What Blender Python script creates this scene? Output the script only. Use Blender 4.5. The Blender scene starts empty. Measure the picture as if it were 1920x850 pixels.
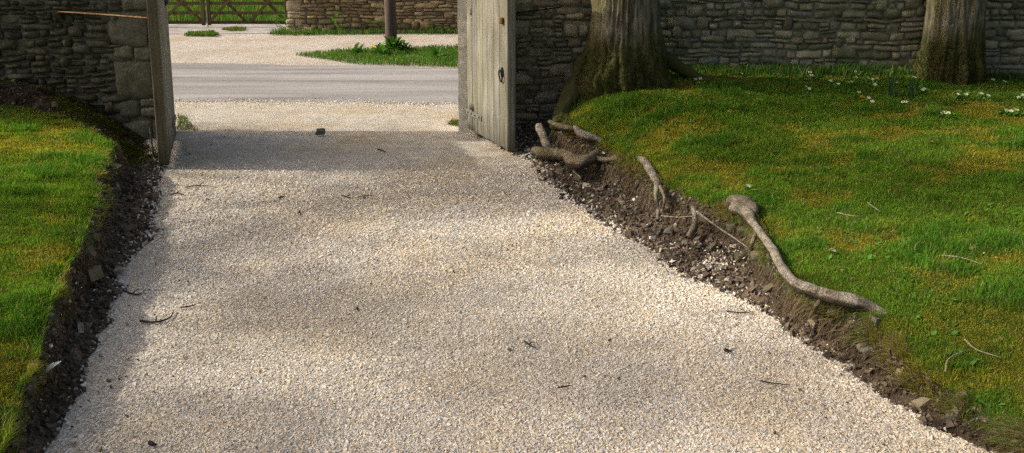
import bpy, bmesh, math, random
import numpy as np
from mathutils import Vector, Matrix, noise as mnoise

rng = np.random.default_rng(7)
random.seed(7)
S = bpy.context.scene
C = S.collection
R = math.radians

# ------------------------------------------------------------------ camera
F, CX, CY, EYE = 1650.0, 960.0, 210.0, 2.0
PITCH = math.atan(310.0 / F)
cp, sp = math.cos(PITCH), math.sin(PITCH)

def ray(px, py):
    x = (px - CX) / F
    u = -(py - CY) / F
    return np.array([x, cp + u * sp, -sp + u * cp])

def P(px, py, z=0.0):
    d = ray(px, py)
    t = (z - EYE) / d[2]
    return np.array([d[0] * t, d[1] * t, z])

def PY(px, py, Y):
    d = ray(px, py)
    t = Y / d[1]
    return np.array([d[0] * t, Y, EYE + d[2] * t])

def proj(p):
    p = np.asarray(p, float)
    x, y, z = p[..., 0], p[..., 1], p[..., 2] - EYE
    w = y * cp - z * sp
    u = y * sp + z * cp
    w = np.maximum(w, 1e-3)
    return CX + F * x / w, CY - F * u / w

cam = bpy.data.cameras.new("camera")
cam.sensor_width = 36.0
cam.lens = F / 1920.0 * 36.0
cam.shift_y = -(425.0 - CY) / 1920.0
cam.clip_end = 2000.0
cam.clip_start = 0.05
co = bpy.data.objects.new("camera", cam)
C.objects.link(co)
co.location = (0, 0, EYE)
co.rotation_euler = (math.pi / 2 - PITCH, 0, 0)
S.camera = co

# ------------------------------------------------------------------ light
SUN_EL, SUN_AHEAD = R(35.0), R(0.8)
sunv = np.array([-math.cos(SUN_EL) * math.cos(SUN_AHEAD), math.cos(SUN_EL) * math.sin(SUN_AHEAD), math.sin(SUN_EL)])
w = bpy.data.worlds.new("World")
S.world = w
w.use_nodes = True
wn = w.node_tree
sky = wn.nodes.new("ShaderNodeTexSky")
sky.sky_type = 'NISHITA'
sky.sun_disc = False
sky.sun_elevation = SUN_EL
sky.sun_rotation = math.atan2(sunv[0], sunv[1])
sky.dust_density = 7.0
sky.air_density = 1.0
sky.ozone_density = 0.5
bg = wn.nodes["Background"]
wn.links.new(sky.outputs[0], bg.inputs[0])
bg.inputs[1].default_value = 0.15
sl = bpy.data.lights.new("sun", 'SUN')
sl.energy = 4.8
sl.angle = R(1.0)
sl.color = (1.0, 0.95, 0.86)
so = bpy.data.objects.new("sun", sl)
C.objects.link(so)
so.rotation_euler = Vector(sunv).to_track_quat('Z', 'Y').to_euler()
so.location = (-20, 2, 20)
S.view_settings.view_transform = 'Standard'
S.view_settings.look = 'None'
S.view_settings.exposure = 0
S.cycles.max_bounces = 6
S.cycles.use_denoising = False

# ------------------------------------------------------------------ noise
def _hash(i, j, k):
    n = (i * 374761393 + j * 668265263 + k * 2147483647 // 3) & 0xffffffff
    n = ((n ^ (n >> 13)) * 1274126177) & 0xffffffff
    return ((n ^ (n >> 16)) & 0xffff) / 65535.0

def vn(x, y, z=0.0):
    x, y = np.broadcast_arrays(np.asarray(x, float), np.asarray(y, float))
    z = np.broadcast_to(np.asarray(z, float), x.shape)
    xi, yi, zi = np.floor(x).astype(np.int64), np.floor(y).astype(np.int64), np.floor(z).astype(np.int64)
    fx, fy, fz = x - xi, y - yi, z - zi
    fx, fy, fz = [f * f * (3 - 2 * f) for f in (fx, fy, fz)]
    r = 0
    for a in (0, 1):
        for b in (0, 1):
            for c in (0, 1):
                wgt = (fx if a else 1 - fx) * (fy if b else 1 - fy) * (fz if c else 1 - fz)
                r = r + wgt * _hash(xi + a, yi + b, zi + c)
    return r

def fbm(x, y, z=0.0, o=4):
    r, a, t = 0, 1.0, 0
    for k in range(o):
        r = r + a * vn(np.asarray(x) * 2 ** k + 17.3 * k, np.asarray(y) * 2 ** k + 5.1 * k, np.asarray(z) * 2 ** k)
        t += a
        a *= .5
    return r / t

def sstep(a, b, x):
    t = np.clip((np.asarray(x, float) - a) / (b - a), 0, 1)
    return t * t * (3 - 2 * t)

# ------------------------------------------------------------------ mesh builder
class MB:
    def __init__(s):
        s.v, s.f, s.c, s.n = [], [], [], 0
    def add(s, v, faces, col=(1, 1, 1)):
        v = np.asarray(v, float).reshape(-1, 3)
        s.v.append(v)
        for f in faces:
            s.f.append(np.asarray(f, np.int64) + s.n)
        col = np.asarray(col, float)
        if col.ndim == 1:
            col = np.tile(col[None, :3], (len(v), 1))
        s.c.append(col[:, :3])
        s.n += len(v)
    def build(s, name, mat, parent=None, smooth=False):
        me = bpy.data.meshes.new(name)
        v = np.concatenate(s.v)
        c = np.concatenate(s.c)
        me.vertices.add(len(v))
        me.vertices.foreach_set("co", v.astype(np.float32).ravel())
        tot = np.concatenate([np.full(len(f), f.shape[1]) for f in s.f])
        idx = np.concatenate([f.ravel() for f in s.f])
        me.loops.add(len(idx))
        me.loops.foreach_set("vertex_index", idx.astype(np.int32))
        me.polygons.add(len(tot))
        st = np.concatenate([[0], np.cumsum(tot)[:-1]])
        me.polygons.foreach_set("loop_start", st.astype(np.int32))
        me.polygons.foreach_set("loop_total", tot.astype(np.int32))
        me.polygons.foreach_set("use_smooth", np.full(len(tot), smooth, dtype=bool))
        at = me.attributes.new("Col", 'FLOAT_COLOR', 'POINT')
        at.data.foreach_set("color", np.concatenate([c, np.ones((len(c), 1))], 1).astype(np.float32).ravel())
        me.update(calc_edges=True)
        me.validate()
        me.materials.append(mat)
        o = bpy.data.objects.new(name, me)
        C.objects.link(o)
        if parent is not None:
            o.parent = parent
        return o

def tag(o, label=None, cat=None, group=None, kind=None):
    if label: o["label"] = label
    if cat: o["category"] = cat
    if group: o["group"] = group
    if kind: o["kind"] = kind
    return o

def empty(name, loc=(0, 0, 0), rz=0.0):
    o = bpy.data.objects.new(name, None)
    C.objects.link(o)
    o.location = loc
    o.rotation_euler = (0, 0, rz)
    o.empty_display_size = .1
    return o

def grid_faces(I, J, wrap=False):
    i = np.arange(I - 1)[:, None]
    j = np.arange(J if wrap else J - 1)[None, :]
    j2 = (j + 1) % J
    a = i * J + j
    b = i * J + j2
    c = (i + 1) * J + j2
    d = (i + 1) * J + j
    return np.stack([a, b, c, d], -1).reshape(-1, 4)

def add_grid(mb, G, col=(1, 1, 1), flip=False):
    I, J = G.shape[:2]
    f = grid_faces(I, J)
    if flip: f = f[:, ::-1]
    if np.ndim(col) == 3: col = np.asarray(col).reshape(-1, 3)
    mb.add(G.reshape(-1, 3), [f], col)

def add_box(mb, lo, hi, col=(1, 1, 1), bev=0.0, M=None):
    bm = bmesh.new()
    bmesh.ops.create_cube(bm, size=1)
    lo, hi = np.array(lo, float), np.array(hi, float)
    for v in bm.verts:
        v.co = Vector((lo + hi) / 2 + np.array(v.co) * (hi - lo))
    if bev:
        bmesh.ops.bevel(bm, geom=bm.edges[:], offset=bev, segments=1, affect='EDGES')
    add_bm(mb, bm, col, M)

def add_bm(mb, bm, col=(1, 1, 1), M=None):
    if M is not None: bmesh.ops.transform(bm, matrix=M, verts=bm.verts[:])
    bm.verts.index_update()
    v = np.array([x.co[:] for x in bm.verts])
    fs = {}
    for f in bm.faces:
        fs.setdefault(len(f.verts), []).append([x.index for x in f.verts])
    mb.add(v, [np.array(a) for a in fs.values()], col)
    bm.free()

def spline(pts, n):
    pts = np.asarray(pts, float)
    m = len(pts)
    if m == 2:
        t = np.linspace(0, 1, n)[:, None]
        return pts[0] * (1 - t) + pts[1] * t
    e = np.concatenate([[2 * pts[0] - pts[1]], pts, [2 * pts[-1] - pts[-2]]])
    u = np.linspace(0, m - 1, n)
    k = np.minimum(u.astype(int), m - 2)
    t = (u - k)[:, None]
    p0, p1, p2, p3 = e[k], e[k + 1], e[k + 2], e[k + 3]
    return .5 * (2 * p1 + (p2 - p0) * t + (2 * p0 - 5 * p1 + 4 * p2 - p3) * t ** 2 + (3 * p1 - p0 - 3 * p2 + p3) * t ** 3)

def add_tube(mb, pts, rad, n=None, seg=8, rough=0.0, rs=6.0, col=(1, 1, 1), seed=0.0, flat=1.0):
    pts = np.asarray(pts, float)
    n = n or len(pts) * 4
    c = spline(pts, n)
    rad = np.asarray(rad, float)
    r = np.interp(np.linspace(0, 1, n), np.linspace(0, 1, len(rad)), rad) if rad.ndim else np.full(n, float(rad))
    t = np.gradient(c, axis=0)
    t /= np.linalg.norm(t, axis=1)[:, None] + 1e-9
    ref = np.array([0, 0, 1.0]) if abs(t[0, 2]) < .9 else np.array([1.0, 0, 0])
    u = np.cross(ref, t[0]); u /= np.linalg.norm(u)
    rings = []
    for i in range(n):
        u = u - t[i] * np.dot(u, t[i]); u /= np.linalg.norm(u) + 1e-9
        b = np.cross(t[i], u)
        a = np.linspace(0, 2 * math.pi, seg, endpoint=False)
        ring = np.cos(a)[:, None] * u + np.sin(a)[:, None] * b * flat
        rr = np.full(seg, r[i])
        if rough:
            q = c[i] + ring * r[i]
            rr = rr * (1 + rough * 2 * (fbm(q[:, 0] * rs + seed, q[:, 1] * rs, q[:, 2] * rs, 3) - .5) + rough * .9 * (fbm(q[:, 0] * rs * 4.5 + seed, q[:, 1] * rs * 4.5, q[:, 2] * rs * 4.5, 2) - .5))
        rings.append(c[i] + ring * rr[:, None])
    G = np.array(rings)
    f = grid_faces(n, seg, True)
    v = np.concatenate([G.reshape(-1, 3), [c[0] - t[0] * r[0] * .3, c[-1] + t[-1] * r[-1] * .3]])
    k0, k1 = n * seg, n * seg + 1
    j = np.arange(seg)
    cap0 = np.stack([np.full(seg, k0), (j + 1) % seg, j], -1)
    cap1 = np.stack([np.full(seg, k1), (n - 1) * seg + j, (n - 1) * seg + (j + 1) % seg], -1)
    mb.add(v, [f, cap0, cap1], col)
    return c

def rotmats(n, tilt=None):
    q = rng.normal(size=(n, 4))
    if tilt is not None:
        a = rng.uniform(0, 2 * math.pi, n)
        q = np.stack([np.cos(a / 2), rng.normal(0, tilt, n), rng.normal(0, tilt, n), np.sin(a / 2)], 1)
    q /= np.linalg.norm(q, axis=1)[:, None]
    w_, x, y, z = q.T
    return np.stack([np.stack([1 - 2 * (y * y + z * z), 2 * (x * y - z * w_), 2 * (x * z + y * w_)], -1),
                     np.stack([2 * (x * y + z * w_), 1 - 2 * (x * x + z * z), 2 * (y * z - x * w_)], -1),
                     np.stack([2 * (x * z - y * w_), 2 * (y * z + x * w_), 1 - 2 * (x * x + y * y)], -1)], 1)

CUBE = np.array([[x, y, z] for x in (-.5, .5) for y in (-.5, .5) for z in (-.5, .5)])
CUBEF = np.array([[0, 1, 3, 2], [4, 6, 7, 5], [0, 4, 5, 1], [2, 3, 7, 6], [0, 2, 6, 4], [1, 5, 7, 3]])

def add_chips(mb, pts, size, cols, tilt=.16, flat=.45, sink=.45):
    n = len(pts)
    sc = size[:, None] * np.stack([rng.uniform(.8, 1.25, n), rng.uniform(.6, 1.0, n), rng.uniform(.4, .8, n) * flat / .6], 1)
    v = (CUBE[None] + rng.uniform(-.22, .22, (n, 8, 3))) * sc[:, None, :]
    v = np.einsum('nij,nkj->nki', rotmats(n, tilt), v) + pts[:, None, :]
    v[..., 2] += (sc[:, 2] * (.5 - sink))[:, None]
    f = (CUBEF[None] + (np.arange(n) * 8)[:, None, None]).reshape(-1, 4)
    mb.add(v.reshape(-1, 3), [f], np.repeat(cols, 8, 0))

def add_blades(mb, pts, L, wd, cols, lean=.5, dirn=None, tipcol=None):
    n = len(pts)
    a = rng.uniform(0, 2 * math.pi, n)
    side = np.stack([np.cos(a), np.sin(a), np.zeros(n)], 1)
    b = rng.uniform(0, 2 * math.pi, n)
    ln = np.stack([np.cos(b), np.sin(b), np.zeros(n)], 1) * (lean * rng.uniform(.2, 1.2, n))[:, None]
    if dirn is not None: ln = ln + dirn
    h = np.linalg.norm(ln, axis=1)
    upz = np.stack([np.zeros(n), np.zeros(n), np.maximum(1.0 - .25 * h ** 2, -.6)], 1)
    L = L[:, None]; wd = wd[:, None]
    m = pts + L * (upz * .55 + np.array([0, 0, .08]) + ln * .28)
    t = pts + L * (upz * .85 + ln * .85)
    v = np.stack([pts - side * wd, pts + side * wd, m - side * wd * .75, m + side * wd * .75, t], 1)
    o = (np.arange(n) * 5)[:, None]
    q = np.array([[0, 1, 3, 2]]) + o
    tr = np.array([[2, 3, 4]]) + o
    cc = np.repeat(cols, 5, 0).reshape(n, 5, 3).copy()
    cc[:, 0:2] *= .7
    if tipcol is not None: cc[:, 4] = cc[:, 4] * .6 + np.asarray(tipcol) * .4
    mb.add(v.reshape(-1, 3), [q, tr], cc.reshape(-1, 3))

def leaf_shape(L, W, bend, nl=5):
    """a curved leaf lying along +x, tip down by bend"""
    t = np.linspace(0, 1, nl)
    wv = W * np.sin(np.pi * np.clip(t * .92 + .05, 0, 1)) ** .8
    x = L * t * np.cos(bend * t * .6)
    z = L * (t * .25 - bend * t ** 2 * .5)
    G = np.stack([np.stack([x, -wv, z + wv * .3], -1), np.stack([x, 0 * x, z], -1), np.stack([x, wv, z + wv * .3], -1)], 1)
    return G

def add_leaf(mb, base, az, L, W, lift, bend, col):
    G = leaf_shape(L, W, bend)
    cl, sl_ = math.cos(lift), math.sin(lift)
    x, y, z = G[..., 0] * cl - G[..., 2] * sl_, G[..., 1], G[..., 0] * sl_ + G[..., 2] * cl
    ca, sa = math.cos(az), math.sin(az)
    V = np.stack([x * ca - y * sa, x * sa + y * ca, z], -1) + np.asarray(base)
    c = np.asarray(col)[None, None, :] * np.array([.9, 1.15, 1.0])[None, :, None] * np.ones((G.shape[0], 1, 1))
    add_grid(mb, V, c)

# ------------------------------------------------------------------ materials
def mat(name, rough=.9, spec=.2):
    m = bpy.data.materials.new(name)
    m.use_nodes = True
    nt = m.node_tree
    b = nt.nodes["Principled BSDF"]
    b.inputs["Roughness"].default_value = rough
    b.inputs["Specular IOR Level"].default_value = spec
    return m, nt, b

def nd(nt, typ, ins=None, **at):
    n = nt.nodes.new("ShaderNode" + typ)
    for k, v in at.items(): setattr(n, k, v)
    for k, v in (ins or {}).items():
        s = n.inputs[k]
        if hasattr(v, "links"): nt.links.new(v, s)
        else: s.default_value = v
    return n

def c4(c): return (c[0], c[1], c[2], 1.0)

def ramp(nt, fac, stops):
    n = nt.nodes.new("ShaderNodeValToRGB")
    e = n.color_ramp.elements
    while len(e) < len(stops): e.new(.5)
    for i, (p, c) in enumerate(stops):
        e[i].position = p
        e[i].color = c4(c) if not np.isscalar(c) else (c, c, c, 1)
    nt.links.new(fac, n.inputs[0])
    return n.outputs[0]

def mix(nt, fac, a, b, blend='MIX'):
    n = nt.nodes.new("ShaderNodeMix")
    n.data_type = 'RGBA'
    n.blend_type = blend
    for i, v in ((0, fac), (6, a), (7, b)):
        if hasattr(v, "links"): nt.links.new(v, n.inputs[i])
        else: n.inputs[i].default_value = v if i == 0 else c4(v)
    return n.outputs[2]

def math_(nt, op, a, b=0.0):
    n = nt.nodes.new("ShaderNodeMath")
    n.operation = op
    for i, v in enumerate((a, b)):
        if hasattr(v, "links"): nt.links.new(v, n.inputs[i])
        else: n.inputs[i].default_value = v
    return n.outputs[0]

def coord(nt, scale=(1, 1, 1)):
    tc = nd(nt, "TexCoord")
    if scale == (1, 1, 1): return tc.outputs["Object"]
    return nd(nt, "Mapping", {"Vector": tc.outputs["Object"], "Scale": scale}).outputs[0]

def nz(nt, vec, scale, detail=4, rough=.55, out=0):
    n = nd(nt, "TexNoise", {"Vector": vec, "Scale": scale, "Detail": detail, "Roughness": rough})
    return n.outputs[out]

def bump(nt, b, h, strength=.5, dist=.01):
    n = nd(nt, "Bump", {"Height": h, "Strength": strength, "Distance": dist})
    nt.links.new(n.outputs[0], b.inputs["Normal"])

def col_attr(nt): return nd(nt, "Attribute", attribute_name="Col").outputs["Color"]

def setc(nt, b, c): nt.links.new(c, b.inputs["Base Color"])

def mat_gravel(name, sc, stops, dirt, dirt_amt=.5):
    m, nt, b = mat(name, .92, .15)
    v = coord(nt)
    warp = nd(nt, "VectorMath", {0: v, 1: nd(nt, "VectorMath", {0: nz(nt, v, 40, 2, out=1), "Scale": .012}, operation='SCALE').outputs[0]}, operation='ADD').outputs[0]
    vo = nd(nt, "TexVoronoi", {"Vector": warp, "Scale": sc, "Randomness": 1.0})
    rv = nd(nt, "SeparateColor", {0: vo.outputs["Color"]}).outputs[0]
    c = ramp(nt, rv, stops)
    gap = ramp(nt, vo.outputs["Distance"], [(.3, 1.0), (.8, .5)])
    c = mix(nt, 1.0, c, gap, 'MULTIPLY')
    big = ramp(nt, nz(nt, v, .9, 5), [(.42, 0.0), (.68, 1.0)])
    c = mix(nt, math_(nt, 'MULTIPLY', big, dirt_amt), c, dirt, 'MULTIPLY')
    med = ramp(nt, nz(nt, v, 5.5, 4), [(.35, .86), (.65, 1.08)])
    c = mix(nt, 1.0, c, med, 'MULTIPLY')
    setc(nt, b, c)
    bump(nt, b, ramp(nt, vo.outputs["Distance"], [(0, 1.0), (.8, 0.0)]), .9, .008)
    return m

STONES = [(0, (.47, .43, .38)), (.18, (.66, .60, .50)), (.4, (.74, .67, .56)), (.6, (.69, .59, .45)), (.78, (.78, .73, .65)), (1, (.58, .48, .34))]
M_gravel = mat_gravel("limestone gravel", 85, STONES, (.90, .80, .62), .8)
M_forecourt = mat_gravel("pale compacted gravel", 45, [(0, (.46, .40, .33)), (.5, (.60, .53, .44)), (1, (.68, .61, .52))], (.82, .72, .58), .7)

def vcol_mat(name, rough=.9, var=.25, scale=30, bmp=.3, spec=.2, hue=None):
    m, nt, b = mat(name, rough, spec)
    v = coord(nt)
    c = col_attr(nt)
    n = ramp(nt, nz(nt, v, scale, 5), [(.3, 1 - var), (.7, 1 + var)])
    c = mix(nt, 1.0, c, n, 'MULTIPLY')
    setc(nt, b, c)
    if bmp: bump(nt, b, nz(nt, v, scale * 2.5, 5), bmp, .01)
    return m

M_chip = vcol_mat("stone chippings", .9, .15, 120, 0)
M_clod = vcol_mat("soil clods", 1.0, .35, 90, .6)

def foliage_mat(name, trans=.35):
    m, nt, b = mat(name, .75, .15)
    c = col_attr(nt)
    setc(nt, b, c)
    tr = nd(nt, "BsdfTranslucent", {"Color": mix(nt, 1.0, c, (1.25, 1.25, .55), 'MULTIPLY')})
    mx = nd(nt, "MixShader", {0: trans, 1: b.outputs[0], 2: tr.outputs[0]})
    nt.links.new(mx.outputs[0], nt.nodes["Material Output"].inputs[0])
    return m
M_grass = foliage_mat("grass blades", .45)
M_leaf = foliage_mat("leaves", .4)
M_petal = foliage_mat("petals", .3)

m, nt, b = mat("mossy turf", 1.0, .05); M_turf = m
v = coord(nt)
c = ramp(nt, nz(nt, v, 2.2, 6, .6), [(.30, (.035, .07, .008)), (.45, (.07, .12, .012)), (.56, (.13, .135, .016)), (.72, (.17, .145, .02))])
c = mix(nt, ramp(nt, nz(nt, v, 30, 5), [(.35, 0.0), (.7, .7)]), c, (.04, .045, .012))
setc(nt, b, c)
bump(nt, b, nz(nt, v, 60, 6, .7), 1.0, .03)

m, nt, b = mat("bare soil", 1.0, .05); M_soil = m
v = coord(nt)
c = ramp(nt, nz(nt, v, 7, 7, .65), [(.32, (.024, .018, .013)), (.5, (.060, .045, .031)), (.68, (.12, .09, .062))])
c = mix(nt, 1.0, c, col_attr(nt), 'MULTIPLY')
vo = nd(nt, "TexVoronoi", {"Vector": v, "Scale": 55.0})
sp_ = ramp(nt, nd(nt, "SeparateColor", {0: vo.outputs["Color"]}).outputs[1], [(.93, 0.0), (.95, 1.0)])
sp_ = math_(nt, 'MULTIPLY', sp_, ramp(nt, vo.outputs["Distance"], [(.3, 1.0), (.45, 0.0)]))
c = mix(nt, math_(nt, 'MULTIPLY', sp_, .6), c, (.34, .28, .20))
setc(nt, b, c)
bump(nt, b, nz(nt, v, 34, 8, .7), 1.0, .05)

m, nt, b = mat("worn asphalt", .9, .2); M_road = m
v = coord(nt)
st = nz(nt, coord(nt, (.12, 1.0, 1)), 2.3, 3)
c = ramp(nt, st, [(.35, (.205, .192, .18)), (.5, (.28, .262, .245)), (.65, (.35, .328, .305))])
c = mix(nt, 1.0, c, ramp(nt, nz(nt, v, 90, 3, .8), [(.3, .7), (.7, 1.25)]), 'MULTIPLY')
c = mix(nt, ramp(nt, nz(nt, v, 3.0, 8, .7), [(.6, 0.0), (.72, .55)]), c, (.50, .43, .34))
setc(nt, b, c)
bump(nt, b, nz(nt, v, 140, 3), .5, .006)

m, nt, b = mat("field earth", 1.0, .05); M_field = m
v = coord(nt)
setc(nt, b, ramp(nt, nz(nt, v, .8, 6), [(.35, (.03, .06, .012)), (.6, (.07, .12, .02)), (.75, (.13, .13, .04))]))

m, nt, b = mat("dusty track", 1.0, .05); M_track = m
v = coord(nt)
setc(nt, b, ramp(nt, nz(nt, v, 2.5, 7, .65), [(.35, (.26, .235, .21)), (.55, (.38, .35, .32)), (.7, (.48, .45, .41))]))
bump(nt, b, nz(nt, v, 40, 4), .5, .01)

def mat_stone(name, lich, lichamt, moss, mossamt, var=.4):
    m, nt, b = mat(name, .95, .1)
    v = coord(nt)
    c = col_attr(nt)
    c = mix(nt, 1.0, c, ramp(nt, nz(nt, v, 9, 8, .68), [(.3, 1 - var), (.52, 1.0), (.72, 1 + var * 1.4)]), 'MULTIPLY')
    c = mix(nt, math_(nt, 'MULTIPLY', ramp(nt, nz(nt, v, 5.2, 7, .7), [(.56, 0.0), (.68, 1.0)]), mossamt), c, moss)
    c = mix(nt, math_(nt, 'MULTIPLY', ramp(nt, nz(nt, v, 13.7, 7, .75), [(.59, 0.0), (.65, 1.0)]), lichamt), c, lich)
    setc(nt, b, c)
    bump(nt, b, nz(nt, v, 28, 8, .7), .9, .02)
    return m
M_wall = mat_stone("weathered rubble", (.34, .34, .29), .6, (.075, .075, .022), .55)
M_farwall = mat_stone("golden rubble", (.34, .31, .24), .35, (.12, .08, .03), .4, .35)
M_rock = mat_stone("field stone", (.22, .21, .18), .4, (.05, .055, .02), .4)
M_mortar, nt, b = mat("dark joint earth", 1.0, .05)
v = coord(nt)
setc(nt, b, ramp(nt, nz(nt, v, 6, 7, .7), [(.36, (.05, .045, .032)), (.48, (.15, .138, .10)), (.64, (.29, .265, .20))]))
bump(nt, b, nz(nt, v, 30, 6), .8, .02)

def mat_wood(name, dark, mid, light, green, gamt, grain=22):
    m, nt, b = mat(name, .85, .2)
    v = coord(nt)
    vs = coord(nt, (grain, grain, 1.0))
    g = nz(nt, vs, 2.2, 8, .65)
    c = ramp(nt, g, [(.3, dark), (.5, mid), (.7, light)])
    c = mix(nt, 1.0, c, col_attr(nt), 'MULTIPLY')
    st = nz(nt, coord(nt, (5, 5, .7)), 1.7, 5)
    c = mix(nt, math_(nt, 'MULTIPLY', ramp(nt, st, [(.42, 0.0), (.58, 1.0)]), gamt), c, green)
    c = mix(nt, ramp(nt, nz(nt, coord(nt, (14, 14, .5)), 2.0, 4), [(.56, 0.0), (.68, .65)]), c, dark)
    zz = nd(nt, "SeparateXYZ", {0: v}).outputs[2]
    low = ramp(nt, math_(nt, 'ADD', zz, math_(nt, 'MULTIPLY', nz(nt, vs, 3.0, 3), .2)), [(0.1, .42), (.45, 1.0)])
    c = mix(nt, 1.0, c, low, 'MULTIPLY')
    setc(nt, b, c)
    bump(nt, b, g, .5, .006)
    return m
M_gatewood = mat_wood("silvered oak", (.11, .10, .08), (.27, .25, .205), (.42, .395, .33), (.17, .165, .085), .5)
M_fieldwood = mat_wood("weathered field gate wood", (.06, .045, .02), (.12, .09, .045), (.19, .15, .08), (.10, .09, .03), .4, 8)
M_pole = mat_wood("tarred pole wood", (.05, .036, .03), (.105, .075, .062), (.17, .125, .105), (.09, .07, .06), .3, 14)

def mat_bark(name, mossz, white=.5):
    m, nt, b = mat(name, .95, .1)
    v = coord(nt)
    vs = coord(nt, (9, 9, 1.6))
    g = nz(nt, vs, 2.0, 9, .68)
    c = ramp(nt, g, [(.34, (.04, .034, .024)), (.5, (.15, .132, .095)), (.64, (.29, .265, .195))])
    ye = ramp(nt, nz(nt, v, 2.6, 5), [(.42, 0.0), (.62, .75)])
    c = mix(nt, ye, c, (.17, .145, .06))
    wh = ramp(nt, nz(nt, v, 16, 5, .6), [(.66, 0.0), (.69, 1.0)])
    c = mix(nt, math_(nt, 'MULTIPLY', wh, white), c, (.36, .37, .34))
    zz = nd(nt, "SeparateXYZ", {0: v}).outputs[2]
    mz = math_(nt, 'ADD', zz, math_(nt, 'MULTIPLY', nz(nt, v, 4, 5), .5))
    mm = ramp(nt, math_(nt, 'DIVIDE', mz, mossz * 2), [(.42, 1.0), (.62, 0.0)])
    c = mix(nt, math_(nt, 'MULTIPLY', mm, .85), c, mix(nt, nz(nt, v, 14, 4), (.026, .032, .008), (.085, .075, .016)))
    setc(nt, b, c)
    bump(nt, b, g, 1.0, .03)
    return m
M_bark = mat_bark("lichened bark", .62)
M_bark2 = mat_bark("plain bark", .2, .2)

m, nt, b = mat("root bark", .9, .15); M_root = m
v = coord(nt)
c = ramp(nt, nz(nt, v, 18, 8, .7), [(.3, (.12, .095, .065)), (.48, (.37, .31, .23)), (.64, (.56, .51, .42))])
c = mix(nt, 1.0, c, col_attr(nt), 'MULTIPLY')
wv = nd(nt, "VectorMath", {0: v, 1: nd(nt, "VectorMath", {0: nz(nt, v, 25, 3, out=1), "Scale": .03}, operation='SCALE').outputs[0]}, operation='ADD').outputs[0]
ck = nd(nt, "TexVoronoi", {"Vector": wv, "Scale": 46.0}, feature='DISTANCE_TO_EDGE').outputs["Distance"]
c = mix(nt, ramp(nt, ck, [(.0, .85), (.10, 0.0)]), c, (.07, .055, .04))
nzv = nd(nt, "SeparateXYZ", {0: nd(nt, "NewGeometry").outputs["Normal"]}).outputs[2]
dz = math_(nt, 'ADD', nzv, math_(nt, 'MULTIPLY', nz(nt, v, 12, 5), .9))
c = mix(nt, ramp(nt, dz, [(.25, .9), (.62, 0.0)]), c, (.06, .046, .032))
c = mix(nt, ramp(nt, nz(nt, v, 9, 6, .7), [(.52, 0.0), (.64, .75)]), c, (.085, .07, .035))
c = mix(nt, ramp(nt, nz(nt, v, 42, 5, .7), [(.6, 0.0), (.66, .6)]), c, (.42, .41, .37))
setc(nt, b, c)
bump(nt, b, nz(nt, v, 38, 9, .78), 1.0, .03)

def mat_metal(name, c1, c2):
    m, nt, b = mat(name, .6, .4)
    v = coord(nt)
    setc(nt, b, ramp(nt, nz(nt, v, 40, 5), [(.35, c1), (.65, c2)]))
    b.inputs["Metallic"].default_value = .6
    bump(nt, b, nz(nt, v, 120, 3), .3, .002)
    return m
M_iron = mat_metal("black iron", (.012, .012, .013), (.035, .033, .032))
M_rust = mat_metal("rusty iron", (.10, .05, .022), (.24, .14, .055))
M_zinc = mat_metal("dull zinc strap", (.13, .122, .105), (.26, .245, .21))
M_zinc.node_tree.nodes["Principled BSDF"].inputs["Metallic"].default_value = .2

# ------------------------------------------------------------------ ground structures
WALL_L, WALL_R = 9.12, 9.28      # inner faces of the two garden walls
def sheet(name, G, m, z=None):
    mb = MB()
    add_grid(mb, G)
    o = mb.build(name, m)
    tag(o, kind="structure")
    return o

ground = MB()
ground.add([(-400, -60, -.03), (400, -60, -.03), (400, 900, -.03), (-400, 900, -.03)], [np.array([[0, 1, 2, 3]])])
tag(ground.build("ground", M_field), kind="structure")

def line_y(x, a, b):
    return a[1] + (b[1] - a[1]) * (x - a[0]) / (b[0] - a[0])
rn0, rn1 = P(330, 192), P(862, 196)
rf0, rf1 = P(330, 117), P(862, 127)
xs = np.concatenate([np.linspace(-60, -12, 12), np.linspace(-11.8, 8, 160), np.linspace(9, 60, 12)])
def near_edge(x): return line_y(x, rn0, rn1) + .30 * (fbm(x * .9, 3.1) - .5) + .12 * (fbm(x * 5, 9.1) - .5) + .10 * (fbm(x * 14, 2.1) - .5)
def far_edge(x): return line_y(x, rf0, rf1) + .35 * (fbm(x * .8, 7.7) - .5) + .16 * (fbm(x * 4, 1.1) - .5)
# forecourt under the road, road above it, driveway above both: sheets a few mm apart
ys = np.linspace(0, 1, 40)
x2 = np.linspace(-45, 30, 150)
fe0 = far_edge(x2) - .8
fe1 = np.full_like(x2, 21.0) + .5 * (fbm(x2 * .7, 2.2) - .5)
G = np.stack([np.stack([x2, fe0 + (fe1 - fe0) * t, np.full_like(x2, -.012)], -1) for t in ys])
sheet("forecourt", G, M_forecourt)
ne, fe = near_edge(xs), far_edge(xs)
G = np.stack([np.stack([xs, ne - .5 + (fe - ne + .5) * t, np.full_like(xs, -.006)], -1) for t in np.linspace(0, 1, 12)])
sheet("road", G, M_road)
tk = np.linspace(20.6, 24.0, 12)
G = np.stack([np.stack([np.linspace(-13, -4.5, 30), np.full(30, y) + .3 * (fbm(np.linspace(-13, -4.5, 30), y) - .5), np.full(30, -.004 + .0005 * i)], -1) for i, y in enumerate(tk)])
sheet("track", G, M_track)

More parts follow.
